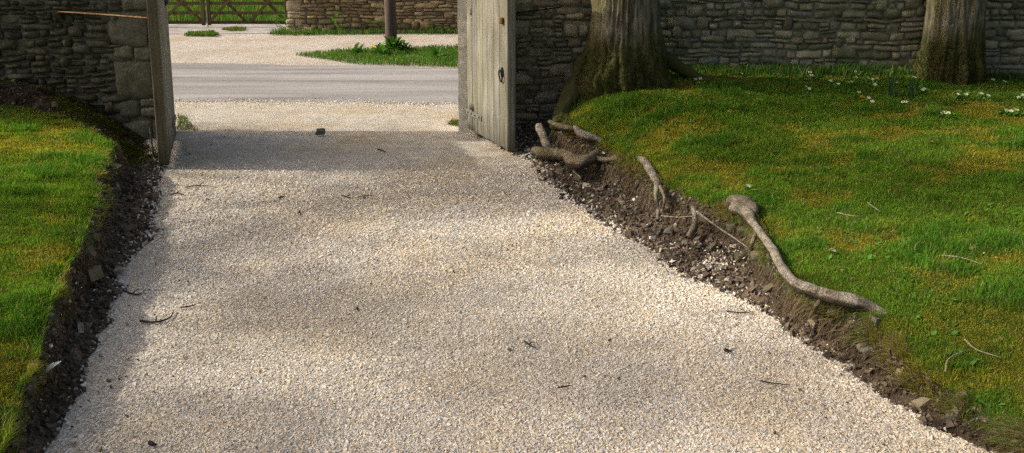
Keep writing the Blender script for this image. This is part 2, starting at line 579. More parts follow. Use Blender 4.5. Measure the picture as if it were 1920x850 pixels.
def drive_h(x, y):
    return .035 * (fbm(np.asarray(x) * .55, np.asarray(y) * .55, 4.0, 3) - .5) + .012 * (fbm(np.asarray(x) * 3, np.asarray(y) * 3, 1.0, 2) - .5)
dx = np.linspace(-7.5, 7, 150)
rows = []
for t in np.linspace(0, 1, 150):
    y1 = near_edge(dx) + .02
    y = 1.0 + (y1 - 1.0) * t
    rows.append(np.stack([dx, y, drive_h(dx, y) * (1 - sstep(.85, 1, t)) * 1.0 + .0], -1))
sheet("driveway", np.array(rows), M_gravel)

# paired outlines: edge of the gravel (z 0) and rim of the turf (pixel, height)
RP = [((925, 256), (1078, 132, .60)), ((972, 283), (1074, 170, .52)), ((1000, 303), (1062, 215, .40)), ((1040, 350), (1120, 265, .32)),
      ((1100, 395), (1175, 297, .30)), ((1150, 430), (1235, 337, .28)), ((1215, 468), (1290, 362, .27)), ((1270, 505), (1350, 388, .26)),
      ((1340, 535), (1415, 418, .25)), ((1400, 560), (1445, 462, .23)), ((1455, 600), (1490, 517, .22)), ((1520, 650), (1590, 574, .20)),
      ((1570, 690), (1668, 628, .18)), ((1640, 735), (1722, 684, .16)), ((1720, 780), (1800, 735, .14)), ((1780, 815), (1862, 770, .13)),
      ((1845, 850), (1930, 810, .13)), ((1990, 950), (2070, 905, .13)), ((2300, 1150), (2380, 1090, .13))]
LPO = [('w', -260, 145), ('w', -60, 148), ('w', 0, 150), ('w', 80, 160), ('w', 150, 190), ('w', 210, 225), ('w', 290, 268)]
LPG = [(308, 296), (300, 320), (287, 350), (283, 400), (272, 450), (240, 480), (225, 520), (207, 570), (200, 620), (180, 680), (150, 720), (125, 770), (100, 830), (75, 900), (30, 1050)]
LPI = [(-260, 185, .52), (-60, 195, .48), (0, 198, .47), (60, 207, .45), (130, 220, .42), (175, 243, .38), (203, 265, .36), (208, 272, .355), (207, 280, .35), (200, 300, .34),
       (187, 325, .34), (182, 370, .33), (150, 440, .32), (125, 490, .31), (105, 540, .30), (92, 590, .28), (75, 650, .26), (55, 700, .24), (28, 760, .22), (5, 820, .21), (-30, 900, .2), (-100, 1050, .2)]
r_out = np.array([P(a[0], a[1], 0.0) for a, b_ in RP])
r_in = np.array([P(b_[0], b_[1], b_[2]) for a, b_ in RP])
r_in[0] = PY(1085, 135, 9.2)
l_out = np.array([PY(a[1], a[2], WALL_L) for a in LPO] + [P(a[0], a[1], 0.0) for a in LPG])
l_in = np.array([P(*a) for a in LPI])

def dense(p, n): return spline(p, n)
NR, NL = 260, 300
ro, ri = dense(r_out, NR), dense(r_in, NR)
lo, li = dense(l_out, NL), dense(l_in, NL)
def wob(p, amp, sc, sd, mask=1.0):
    q = p.copy()
    q[:, 0] += amp * 2 * (fbm(p[:, 0] * sc + sd, p[:, 1] * sc, sd, 4) - .5) * mask
    q[:, 1] += amp * 2 * (fbm(p[:, 0] * sc + sd + 31, p[:, 1] * sc, sd, 4) - .5) * mask
    return q
ro = wob(ro, .10, 3.5, 1.7); ri = wob(ri, .06, 4, 8.2)
lm = np.clip((np.arange(NL) - NL * .33) / 10, 0, 1)
lo = wob(lo, .10, 3.5, 3.3, lm); li = wob(li, .05, 4, 5.9)

# turf height field by thin plate spline
class TPS:
    def __init__(s, p, lam=1e-3):
        s.p = np.asarray(p, float)
        n = len(s.p)
        K = s.k(s.p[:, :2], s.p[:, :2]) + lam * np.eye(n)
        Q = np.c_[np.ones(n), s.p[:, :2]]
        A = np.block([[K, Q], [Q.T, np.zeros((3, 3))]])
        s.c = np.linalg.solve(A, np.r_[s.p[:, 2], 0, 0, 0])
    def k(s, a, b_):
        d2 = ((a[:, None] - b_[None]) ** 2).sum(-1)
        return .5 * d2 * np.log(d2 + 1e-9)
    def __call__(s, x, y):
        x, y = np.broadcast_arrays(np.asarray(x, float), np.asarray(y, float))
        q = np.stack([x.ravel(), y.ravel()], 1)
        r = s.k(q, s.p[:, :2]) @ s.c[:-3] + np.c_[np.ones(len(q)), q] @ s.c[-3:]
        return r.reshape(x.shape)

rc = [*r_in]
for a in ((1180, 128), (1300, 128), (1500, 135), (1700, 135), (1900, 148), (2150, 158)): rc.append(PY(a[0], a[1], WALL_R))
rc += [PY(1180, 172, 8.30), PY(1115, 180, 8.45), PY(1300, 168, 8.35), PY(1450, 172, 8.5), P(1700, 420, .33), P(1920, 560, .28), P(2200, 420, .42), P(2500, 300, .55), P(2300, 700, .30), P(1500, 220, .52), P(1800, 230, .55), (9, 9.28, .6), (9, 5, .5), (9, 1, .35), (4, .5, .2), (5, 4, .4)]
H_R = TPS(rc)
lc = [*l_in, (-12, 8.8, .75), (-12, 4, .65), (-12, 0, .5), (-6, 5, .45), (-6, 8.3, .56), (-5, 2, .38), (-3.5, 0.5, .3)]
H_L = TPS(lc)
def lumps(x, y): return .05 * (fbm(x * 1.3, y * 1.3, 2.0, 3) - .5) + .022 * (fbm(x * 6, y * 6, 5.0, 3) - .5)

def lawn_grid(edge, outer, H, nj, pw):
    t = np.linspace(0, 1, nj) ** pw
    G = edge[:, None, :] * (1 - t)[None, :, None] + outer[:, None, :] * t[None, :, None]
    z = H(G[..., 0], G[..., 1]) + lumps(G[..., 0], G[..., 1])
    d = np.linalg.norm(G[..., :2] - edge[:, None, :2], axis=-1)
    z = z - .05 * np.exp(-d / .035)           # the rim rolls over
    G[..., 2] = z
    return G
s = np.linspace(0, 1, NR)
r_outer = spline([(0.75, 9.28, 0), (3, 9.28, 0), (8, 9.28, 0), (12, 8, 0), (12, 4, 0), (9, 0.5, 0), (5, -.5, 0)], NR)
r_outer[:, 1] = np.minimum(r_outer[:, 1], 9.30)
GR = lawn_grid(ri, r_outer, H_R, 110, 1.9)
l_outer = np.stack([np.full(NL, -12.0), np.linspace(8.9, -1, NL), np.zeros(NL)], 1)
GL = lawn_grid(li, l_outer, H_L, 70, 2.2)
# wall foot of the left lawn follows the strip, not the wall
def lawn_obj(G, flip):
    mb = MB(); add_grid(mb, G, flip=flip)
    o = mb.build("lawn", M_turf, smooth=True)
    tag(o, kind="structure")
lawn_obj(GR, False); lawn_obj(GL, True)
def HR(x, y): return H_R(x, y) + lumps(np.asarray(x), np.asarray(y))
def HL(x, y): return H_L(x, y) + lumps(np.asarray(x), np.asarray(y))
def onlawn(px, py, H, z=.4):
    for _ in range(14):
        p = P(px, py, z)
        z = float(H(p[0], p[1]))
    p = P(px, py, z)
    return p

# soil banks: ruled strips with a steep crumbly top
def bank_grid(out, inn, nj, seed, k):
    t = np.linspace(-.12, 1.0, nj)
    tt = np.clip(t, 0, 1)[None, :, None]
    inner = inn.copy()
    G = out[:, None, :] * (1 - t)[None, :, None] + inner[:, None, :] * t[None, :, None]
    prof = np.where(t < 0, t * .25, .34 * np.clip(t, 0, 1) ** .85 + .66 * sstep(.70, .97, t))
    z = out[:, None, 2] + (inner[:, None, 2] - .035 - out[:, None, 2]) * prof[None, :]
    q = G.copy(); q[..., 2] = z
    n1 = fbm(q[..., 0] * 6 + seed, q[..., 1] * 6, z * 6, 5) - .5
    n2 = fbm(q[..., 0] * 22 + seed, q[..., 1] * 22, z * 22, 3) - .5
    am = (np.sin(np.clip(t, 0, 1) * math.pi) ** .6)[None, :]
    q[..., 2] = z + am * (.10 * n1 + .045 * n2) + .004 - (t < 0)[None, :] * .0
    d = inner - out
    d = d / (np.linalg.norm(d[:, :2], axis=1)[:, None] + 1e-6)
    q[..., 0] += am * .10 * n2 * d[:, None, 0]
    q[..., 1] += am * .10 * n2 * d[:, None, 1]
    q[:, -1, :2] += d[:, None, :2][:, 0] * .06
    q[:, -1, 2] = inner[:, 2] - .05
    return q
BR = bank_grid(ro, ri, 34, 2.0, 1)
BL = bank_grid(lo, li, 34, 9.0, 1)
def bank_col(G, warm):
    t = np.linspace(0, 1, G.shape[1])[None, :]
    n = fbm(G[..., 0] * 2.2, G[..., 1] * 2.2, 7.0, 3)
    f = (1.0 + warm * sstep(.45, .65, n)) * (1 - .55 * sstep(.66, .9, t))  # upper cut darkened: shade below the turf lip painted into the colour
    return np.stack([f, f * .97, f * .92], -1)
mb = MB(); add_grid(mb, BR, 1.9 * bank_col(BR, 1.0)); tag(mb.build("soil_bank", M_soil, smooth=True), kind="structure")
mb = MB(); add_grid(mb, BL, 1.9 * bank_col(BL, .6) * np.where(np.arange(NL) < NL * .34, .42, 1.0)[:, None, None], flip=True); tag(mb.build("soil_bank", M_soil, smooth=True), kind="structure")  # earth strip at the wall foot: its deep shade is multiplied into the colour

# ------------------------------------------------------------------ scatter on grids
def scatter(G, dens, margin=320):
    a, b_, c_, d_ = G[:-1, :-1], G[:-1, 1:], G[1:, 1:], G[1:, :-1]
    ar = .5 * np.linalg.norm(np.cross(c_ - a, d_ - b_), axis=-1)
    cen = (a + b_ + c_ + d_) / 4
    px, py = proj(cen)
    vis = (px > -margin) & (px < 1920 + margin) & (py > -60) & (py < 850 + margin * .6) & (cen[..., 1] > 1)
    lam = ar * dens(cen) * vis
    n = rng.poisson(lam)
    i, j = np.nonzero(n)
    k = n[i, j]
    i, j = np.repeat(i, k), np.repeat(j, k)
    u, v_ = rng.random(len(i))[:, None], rng.random(len(i))[:, None]
    p = a[i, j] * (1 - u) * (1 - v_) + b_[i, j] * (1 - u) * v_ + c_[i, j] * u * v_ + d_[i, j] * u * (1 - v_)
    return p, i, j

def turf_cols(p, n_seed=0.0):
    n = len(p)
    g = fbm(p[:, 0] * 1.9 + n_seed, p[:, 1] * 2.6, 1.0, 4)
    h = fbm(p[:, 0] * 5 + n_seed, p[:, 1] * 6, 3.0, 3)
    moss = sstep(.49, .64, g * .6 + h * .4)
    lush = sstep(.52, .70, fbm(p[:, 0] * 3 + 50 + n_seed, p[:, 1] * 4, 2.0, 3))
    base = np.array([.165, .29, .026])
    mo = np.array([.37, .355, .03])
    lu = np.array([.085, .235, .022])
    c = base[None] * (1 - moss)[:, None] + mo[None] * moss[:, None]
    c = c * (1 - .7 * lush * (1 - moss))[:, None] + lu[None] * (.7 * lush * (1 - moss))[:, None]
    c *= rng.uniform(.6, 1.35, n)[:, None] * (.62 + .76 * fbm(p[:, 0] * 11 + n_seed, p[:, 1] * 14, 4.0, 3))[:, None]
    dry = rng.random(n) < .05 + .09 * moss
    c[dry] = np.array([.42, .34, .16]) * rng.uniform(.6, 1.2, dry.sum())[:, None]
    return c, moss, lush

def lawn_grass(name, G, label_kind, seed, far_dark):
    def dens(c):
        return np.clip(26000 * (4.0 / np.maximum(c[..., 1], 3.2)) ** 1.35, 5000, 26000)
    p, i, j = scatter(G, dens, 260)
    c, moss, lush = turf_cols(p, seed)
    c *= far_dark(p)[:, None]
    L = (.020 + .018 * rng.random(len(p))) * (1 - .45 * moss) * (1 + 1.9 * lush * rng.random(len(p)) ** 2) * np.clip(p[:, 1] / 5, .95, 1.5)
    wd = .0016 * np.clip(p[:, 1] / 4.2, .8, 2.2) * rng.uniform(.7, 1.3, len(p))
    mb = MB()
    add_blades(mb, p - np.array([0, 0, .004]), L, wd, c, lean=.9)
    # stray broad leaves of clover and daisies
    q, _, _ = scatter(G, lambda c_: 60 + 420 * sstep(7.2, 8.4, c_[..., 1]), 60)
    for k in range(len(q)):
        if fbm(q[k, 0] * 2, q[k, 1] * 2, 8.0, 2) < .5: continue
        for _ in range(3):
            add_leaf(mb, q[k], random.uniform(0, 6.28), random.uniform(.02, .05), random.uniform(.006, .012), random.uniform(.2, .7), .5, np.array([.09, .22, .035]) * random.uniform(.6, 1.6))
    o = mb.build(name, M_grass)
    tag(o, kind="stuff")
    return o
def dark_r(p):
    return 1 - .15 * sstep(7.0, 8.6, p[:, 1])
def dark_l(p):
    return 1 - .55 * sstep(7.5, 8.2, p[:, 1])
o = lawn_grass("lawn_grass", GR, "r", 0.0, dark_r); tag(o, "short mossy grass on the lawn under the two big trees", "grass", None)
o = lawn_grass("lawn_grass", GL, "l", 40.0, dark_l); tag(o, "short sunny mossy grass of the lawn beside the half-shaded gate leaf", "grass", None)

def litter(G, dens, label):
    q, _, _ = scatter(G, dens, 60)
    n = len(q)
    mb = MB()
    quad = np.array([[-1, 0, 0], [0, -.5, .1], [1, 0, .15], [0, .5, 0]])
    v_ = np.einsum('nij,kj->nki', rotmats(n, .22), quad) * rng.uniform(.006, .018, n)[:, None, None] + q[:, None, :] + np.array([0, 0, .018])
    cc = np.array([[.24, .16, .08], [.36, .27, .16], [.16, .10, .05], [.30, .17, .06]])[rng.integers(0, 4, n)] * rng.uniform(.6, 1.3, n)[:, None]
    mb.add(v_.reshape(-1, 3), [np.array([[0, 1, 2, 3]]) + (np.arange(n) * 4)[:, None]], np.repeat(cc, 4, 0))
    tag(mb.build("leaf_litter", M_leaf), label, "leaf litter", None, "stuff")
litter(GR, lambda c: 14 + 90 * sstep(7.4, 8.6, c[..., 1]) + 60 * (fbm(c[..., 0] * 1.5, c[..., 1] * 1.5, 3.0, 3) > .56), "crumbs of dead leaf strewn over the lawn by the two big trees")
litter(GL, lambda c: 14 + 40 * sstep(7.2, 8.0, c[..., 1]), "crumbs of dead leaf strewn over the smaller lawn")
# dark moss on the strip under the flaking wall
q, _, _ = scatter(BL[:int(NL * .34)], lambda c: 12500 * sstep(.30, .5, fbm(c[..., 0] * 2.4, c[..., 1] * 2.4, 5.0, 3)), 60)
mb = MB(); cq = (np.array([.10, .115, .018]) if True else 0) * rng.uniform(.35, 1.5, len(q))[:, None]
add_blades(mb, q, rng.uniform(.012, .045, len(q)), np.full(len(q), .003), cq, lean=.8)
tag(mb.build("bank_moss", M_grass), "dark moss and sparse grass on earth below the flaking rubble wall", "moss", None, "stuff")

# overhanging fringe at the turf rims
def fringe(rim, out, n, seed, label, i0=0, dryness=.30, Lm=1.0, hairs=.45):
    mb = MB()
    N = len(rim)
    k = rng.integers(i0, N - 1, n)
    u = rng.random(n)[:, None]
    p = rim[k] * (1 - u) + rim[k + 1] * u
    d = out[k] - rim[k]; d[:, 2] = 0
    d /= np.linalg.norm(d, axis=1)[:, None] + 1e-6
    px, py = proj(p)
    keep = (px > -300) & (px < 2200) & (py < 1000)
    p, d, k = p[keep], d[keep], k[keep]
    n = len(p)
    off = rng.uniform(-.08, .05, n)
    p = p + d * off[:, None]
    p[:, 2] -= .02 + .06 * np.clip(off / .035, 0, 1) + .03 * rng.random(n)
    clump = fbm(p[:, 0] * 7 + seed, p[:, 1] * 7, 1.0, 3)
    dry = rng.random(n) < dryness * (1 + 1.2 * sstep(.45, .6, clump))
    c, _, _ = turf_cols(p, seed)
    c[dry] = np.array([.36, .28, .14]) * rng.uniform(.35, 1.2, dry.sum())[:, None]
    L = Lm * rng.uniform(.03, .075, n) * (.6 + 1.1 * sstep(.4, .65, clump))
    wd = .0019 * np.clip(p[:, 1] / 4.2, .8, 2.2) * rng.uniform(.7, 1.3, n)
    add_blades(mb, p, L, wd, c, lean=.7, dirn=d * (rng.uniform(.4, 1.7, n))[:, None])
    # fine root hair and dead thatch hanging in front of the cut
    m_ = int(n * hairs)
    kk = rng.integers(0, n, m_)
    pp = p[kk] + d[kk] * .03
    pp[:, 2] -= rng.uniform(.02, .06, m_)
    cc = np.array([.22, .165, .10]) * rng.uniform(.3, 1.3, m_)[:, None]
    hk = fbm(pp[:, 0] * 5 + seed, pp[:, 1] * 5, 6.0, 3) > .48
    pp, cc, dd, ww = pp[hk], cc[hk], d[kk][hk], wd[kk][hk] * .9
    m_ = len(pp)
    LL = rng.uniform(.03, .13, m_)[:, None]
    jit = rng.normal(0, .25, (m_, 3)); jit[:, 2] = 0
    e1 = pp + LL * (dd * .55 + jit * .6 + np.array([0, 0, -.35])); e2 = pp + LL * (dd * .75 + jit + np.array([0, 0, -1.0]))
    sd_ = np.stack([-dd[:, 1], dd[:, 0], 0 * dd[:, 0]], 1) * ww[:, None]
    V = np.stack([pp - sd_, pp + sd_, e1 - sd_ * .8, e1 + sd_ * .8, e2], 1)
    oo = (np.arange(m_) * 5)[:, None]
    mb.add(V.reshape(-1, 3), [np.array([[0, 1, 3, 2]]) + oo, np.array([[2, 3, 4]]) + oo], np.repeat(cc, 5, 0))
    o = mb.build("edge_grass", M_grass)
    tag(o, label, "grass", None, "stuff")
fringe(ri, ro, 20000, 3.0, "ragged dry grass hanging over the root-laced earth bank", 12)
fringe(li, lo, 13000, 33.0, "green grass hanging over the dark soil edge of the smaller lawn", 5, .06, .62, .2)

# ------------------------------------------------------------------ gravel chips, spilled stones, soil clods
def chip_cols(n):
    pal = np.array([[.80, .72, .61], [.86, .81, .73], [.75, .63, .46], [.60, .56, .51], [.82, .74, .63], [.66, .53, .36]])
    wts = np.array([.3, .17, .2, .13, .14, .06])
    return pal[rng.choice(6, n, p=wts)] * rng.uniform(.8, 1.12, n)[:, None]

def bank_point_(px, py):
    X, Y = proj(BR.reshape(-1, 3))
    return BR.reshape(-1, 3)[np.argmin((X - px) ** 2 + (Y - py) ** 2)]
DX, DY = np.meshgrid(np.linspace(-4.2, 3.4, 120), np.linspace(2.2, 9.6, 120), indexing='ij')
GD = np.stack([DX, DY, drive_h(DX, DY)], -1)
rimR = ro[np.argsort(ro[:, 1])]; rimL = lo[NL // 3:][np.argsort(lo[NL // 3:, 1])]
def drive_dens(c):
    x, y = c[..., 0], c[..., 1]
    xr = np.interp(y, rimR[:, 1], rimR[:, 0]); xl = np.interp(y, rimL[:, 1], rimL[:, 0])
    ins = sstep(-.05, .06, x - xl) * sstep(-.05, .06, xr - x)
    return ins * np.clip(16000 * (4.0 / np.maximum(y, 3)) ** 1.9, 600, 19000) * (1 - sstep(6.2, 8.6, y)) 
p, _, _ = scatter(GD, drive_dens, 120)
mb = MB()
big = fbm(p[:, 0] * .9, p[:, 1] * .9, 6.0, 3)
yel = sstep(.42, .62, fbm(p[:, 0] * 1.7 + 9, p[:, 1] * 1.3, 2.5, 4))[:, None]
cc = chip_cols(len(p)) * (1 - .16 * sstep(.42, .65, big))[:, None] * (np.array([.94, .935, .915]) * (1 - yel) + np.array([.97, .935, .85]) * yel)
add_chips(mb, p, rng.gamma(11, .0082 / 11, len(p)) * np.clip(p[:, 1] / 4.6, .95, 1.5), cc)
# chips kicked onto the soil
def spill(B, f, n0):
    t = np.linspace(0, 1, B.shape[1])
    def d(c):
        tt = t[:-1][None, :] + 0 * c[..., 0]
        cl = sstep(.40, .68, fbm(c[..., 0] * 3.2, c[..., 1] * 3.2, 3.3, 3))
        return n0 * (np.exp(-tt / .10) * 3.2 + .45 * np.exp(-tt / .4) * cl + .02)
    return scatter(B, d, 150)
for B, n0 in ((BR, 1500), (BL[NL // 3:], 1200)):
    q, _, _ = spill(B, 0, n0)
    cq = chip_cols(len(q)) * rng.uniform(.45, 1.05, len(q))[:, None]
    add_chips(mb, q, rng.gamma(7, .011 / 7, len(q)) * np.clip(q[:, 1] / 4.5, .95, 1.5), cq, tilt=.4, sink=.25)
q0 = bank_point_(1318, 500)
q = q0 + np.c_[rng.normal(0, .11, 260), rng.normal(0, .10, 260), np.zeros(260)]
q[:, 2] = q0[2] + (q[:, 0] - q0[0]) * .35 + .012
add_chips(mb, q, rng.gamma(7, .009 / 7, 260), chip_cols(260) * .75, tilt=.4, sink=.3)
# scatter at the road edge beyond the gateway
n = 5000
x = rng.uniform(-5, .5, n); y = near_edge(x) + rng.normal(-.05, .16, n)
add_chips(mb, np.stack([x, y, np.full(n, -.002)], 1), rng.gamma(7, .011 / 7, n), chip_cols(n) * .85)
tag(mb.build("gravel_chippings", M_chip), "loose cream limestone chippings covering the drive between the lawns", "gravel", None, "stuff")

mb = MB()
for B, n0 in ((BR, 2600), (BL, 2400)):
    q, _, _ = scatter(B, lambda c: n0 + 0 * c[..., 0] if B is BR else n0 * (.22 + .78 * (np.arange(NL - 1) > NL * .33))[:, None] + 0 * c[..., 0], 150)
    s_ = rng.gamma(1.6, .0045, len(q)) + .004
    cq = np.array([.060, .046, .033]) * rng.uniform(.35, 2.0, len(q))[:, None] * (1.7 if B is BR else 1.5)
    st = rng.random(len(q)) < .05
    cq[st] = np.array([.16, .135, .095]) * rng.uniform(.6, 1.4, st.sum())[:, None]
    add_chips(mb, q, s_, cq, tilt=.5, flat=.8, sink=.15)
tB = np.linspace(0, 1, BR.shape[1])[:-1]
for B, n0 in ((BR, 95), (BL[NL // 3:], 40)):
    q, _, _ = scatter(B, lambda c: n0 * np.exp(-((tB[None, :] - .62) / .25) ** 2) + 0 * c[..., 0], 100)
    cq = np.array([[.20, .165, .105], [.15, .135, .10], [.11, .095, .06], [.30, .26, .19]])[rng.integers(0, 4, len(q))] * rng.uniform(.5, 1.2, len(q))[:, None]
    add_chips(mb, q, rng.gamma(5, .030 / 5, len(q)), cq, tilt=.5, flat=.8, sink=.25)
tag(mb.build("soil_clods", M_clod), "dark crumbly clods of earth along the cut banks", "soil", None, "stuff")

# ------------------------------------------------------------------ stone walls
def stone_courses(mb, x0, x1, z0, z1, yf, hr, lr, prot, pal, curve=None, rough=.012, jump=.12, ns=8, nt=6, seed=1):
    r = np.random.default_rng(seed)
    ST = []
    z = z0
    while z < z1:
        h = r.uniform(*hr)
        x = x0 - r.uniform(0, .2)
        while x < x1:
            l = max(r.uniform(*lr) * (.6 + .8 * r.random()), h * 1.1)
            if x + l > x1 - .05: l = x1 - x
            if l < .04: break
            if h > .085 and r.random() < .22:
                f = r.uniform(.35, .65)
                ST.append((x + l / 2, z + h * f / 2, l / 2, h * f / 2, prot * r.uniform(.6, 1.2)))
                ST.append((x + l / 2, z + h * (1 + f) / 2, l / 2, h * (1 - f) / 2, prot * r.uniform(.6, 1.2)))
            elif r.random() < jump:
                ST.append((x + l / 2, z + h * .8, l / 2 * 1.05, h * .85, prot * 1.5))
            else:
                ST.append((x + l / 2, z + h / 2, l / 2, h / 2 * r.uniform(.85, 1.05), prot * r.uniform(.5, 1.3)))
            x += l
        z += h
    A = np.array(ST)
    n = len(A)
    gs = np.sin(np.linspace(-1, 1, ns) * math.pi / 2)
    gt = np.sin(np.linspace(-1, 1, nt) * math.pi / 2)
    s_, t_ = np.meshgrid(gs, gt, indexing='ij')
    s_, t_ = s_[None], t_[None]
    jit = r.uniform(.02, .22, (n, 1, 1))
    cx, cz, hw, hh, pr = [A[:, k][:, None, None] for k in range(5)]
    gap = .0055
    X = cx + (hw - gap) * s_ * (1 - jit * t_ ** 2 * .6)
    Z = cz + (hh - gap * .7) * t_ * (1 - jit * s_ ** 2)
    skew = r.uniform(-.06, .06, (n, 1, 1))
    Z = Z + skew * (X - cx)
    edge = np.maximum(np.abs(s_) ** 9, np.abs(t_) ** 6)
    tl = r.uniform(-.25, .25, (n, 1, 1))
    D = pr * (1 - edge * 1.25) + tl * hh * t_ * .5
    nn = fbm(X * 9 + seed, Z * 12, np.broadcast_to(cx * 3.3, X.shape), 3) - .5
    n2 = fbm(X * 30 + seed, Z * 36, np.broadcast_to(cx * 1.3, X.shape), 2) - .5
    D = D + (nn * rough * 3.0 + n2 * rough) * (1 - edge)
    X = X + .012 * (fbm(X * 14, Z * 14, 2.0 + 0 * X, 2) - .5)
    Z = Z + .10 * (fbm(X * 1.1, Z * 1.3, 4.0 + 0 * X, 3) - .5)
    Z = Z + .024 * (fbm(X * 10, Z * 10, 9.0 + 0 * X, 2) - .5)
    Yv = yf - D
    pal = np.asarray(pal)
    col = pal[r.choice(len(pal), n)] * r.uniform(.7, 1.3, n)[:, None]
    f = grid_faces(ns, nt)
    faces = (f[None] + (np.arange(n) * ns * nt)[:, None, None]).reshape(-1, 4)[:, ::-1]
    mb.add(np.stack([X, Yv, Z], -1).reshape(-1, 3), [faces], np.repeat(col, ns * nt, 0))

GREY = [(.28, .255, .17), (.20, .182, .12), (.33, .29, .185), (.195, .19, .11), (.30, .255, .16), (.25, .235, .175)]
# long wall behind the two trees
t = empty("stone_wall", (0, WALL_R, 0))
tag(t, "long grey lichened rubble wall standing behind the two big trees", "stone wall")
def local(mb, d):
    for k in range(len(mb.v)): mb.v[k] = mb.v[k] - np.array(d)
    return mb
mb = MB(); stone_courses(mb, -.28, 9.5, -.1, 2.25, WALL_R, (.032, .092), (.05, .30), .024, GREY, seed=3, rough=.024, jump=.16)
local(mb, (0, WALL_R, 0)).build("stone_face", M_wall, t, smooth=True)
mb = MB(); add_box(mb, (-.30, WALL_R + .004, -.2), (9.5, WALL_R + .42, 2.3), bev=.01)
local(mb, (0, WALL_R, 0)).build("wall_core", M_mortar, t)
mb = MB()
x = -.3
k = 0
while x < 9.5:
    l = rng.uniform(.3, .6); add_box(mb, (x, WALL_R - .05 + rng.uniform(-.01, .01), 2.305), (min(x + l - .01, 9.55), WALL_R + .47, 2.37 + rng.uniform(0, .04)), np.array(GREY[k % 6]) * 1.1, .012); x += l; k += 1
local(mb, (0, WALL_R, 0)).build("coping", M_wall, t)

XJL = -3.72
t = empty("stone_wall", (XJL, WALL_L, 0))
tag(t, "dark flaking rubble wall ending in squared blocks beside the half-shaded gate leaf", "stone wall")
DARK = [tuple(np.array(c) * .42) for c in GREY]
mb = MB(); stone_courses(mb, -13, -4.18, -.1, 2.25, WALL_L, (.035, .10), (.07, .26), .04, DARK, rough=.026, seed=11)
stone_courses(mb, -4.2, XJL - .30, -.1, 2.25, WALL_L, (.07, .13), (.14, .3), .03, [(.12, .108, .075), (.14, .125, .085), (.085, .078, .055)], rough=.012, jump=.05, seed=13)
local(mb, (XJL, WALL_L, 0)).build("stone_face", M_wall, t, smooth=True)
mb = MB(); zq = -.1; k = 0
rq = np.random.default_rng(5)
for h in (.30, .20, .42, .16, .36, .30, .24, .36):
    wq = .40 if k % 2 == 0 else .30
    stone_courses(mb, XJL - wq, XJL + .005, zq, zq + h - .03, WALL_L - .012, (h - .01, h + .01), (wq, wq + .05), .03, [(.19, .18, .13), (.16, .155, .105)], rough=.006, jump=0, ns=12, nt=10, seed=20 + k)
    zq += h; k += 1
local(mb, (XJL, WALL_L, 0)).build("quoin_stones", M_wall, t, smooth=True)
mb = MB(); add_box(mb, (-13, WALL_L + .004, -.2), (XJL - .004, WALL_L + .42, 2.3), bev=.01)
local(mb, (XJL, WALL_L, 0)).build("wall_core", M_mortar, t)
mb = MB(); x = -13.0
while x < XJL:
    l = rng.uniform(.3, .6); add_box(mb, (x, WALL_L - .05, 2.305), (min(x + l - .01, XJL + .03), WALL_L + .47, 2.37 + rng.uniform(0, .04)), np.array(GREY[k % 6]), .012); x += l; k += 1
local(mb, (XJL, WALL_L, 0)).build("coping", M_wall, t)

# roadside wall beyond the forecourt
YF = 20.75
XF = PY(545, 45, YF)[0]
GOLD = [(.30, .225, .125), (.25, .185, .10), (.36, .28, .165), (.21, .155, .09), (.33, .25, .14), (.27, .21, .13)]
t = empty("stone_wall", (XF, YF, 0))
tag(t, "warm golden dry stone wall across the road behind the pole", "stone wall")
mb = MB(); stone_courses(mb, XF + .26, 9, -.05, 1.65, YF, (.06, .14), (.16, .42), .05, GOLD, seed=31)
local(mb, (XF, YF, 0)).build("stone_face", M_farwall, t, smooth=True)
mb = MB(); stone_courses(mb, XF, XF + .27, -.05, 1.7, YF - .02, (.16, .26), (.27, .30), .02, [(.40, .33, .22), (.36, .29, .18)], rough=.005, jump=0, seed=32)
local(mb, (XF, YF, 0)).build("quoin_stones", M_farwall, t, smooth=True)
mb = MB(); add_box(mb, (XF + .004, YF + .01, -.2), (9, YF + .45, 1.7), (1, 1, 1))
local(mb, (XF, YF, 0)).build("wall_core", M_mortar, t)

# ------------------------------------------------------------------ the big gate leaves
def rough_post(mb, lo_, hi_, col, seed):
    I, J = 30, 5
    lo_, hi_ = np.array(lo_), np.array(hi_)
    per = [(0, 0), (.5, 0), (1, 0), (1, .5), (1, 1), (.5, 1), (0, 1), (0, .5)]
    zs = np.linspace(lo_[2], hi_[2], I)
    G = np.array([[[lo_[0] + (hi_[0] - lo_[0]) * a, lo_[1] + (hi_[1] - lo_[1]) * c_, z] for a, c_ in per] for z in zs])
    G[..., :2] += .02 * (fbm(G[..., 0] * 9 + seed, G[..., 2] * 5, G[..., 1] * 9, 3) - .5)[..., None]
    mb.add(G.reshape(-1, 3), [grid_faces(I, 8, True)], col)

t = empty("gate_post", (-.51, 9.66, 0))
tag(t, "pale lichen-spotted post against the end of the long wall carrying the sunlit gate leaf", "gate post")
mb = MB(); rough_post(mb, (-.59, 9.55, -.1), (-.30, 9.80, 2.3), (.92, .85, .68), 2.0)
local(mb, (-.51, 9.66, 0)).build("shaft", M_farwall, t)

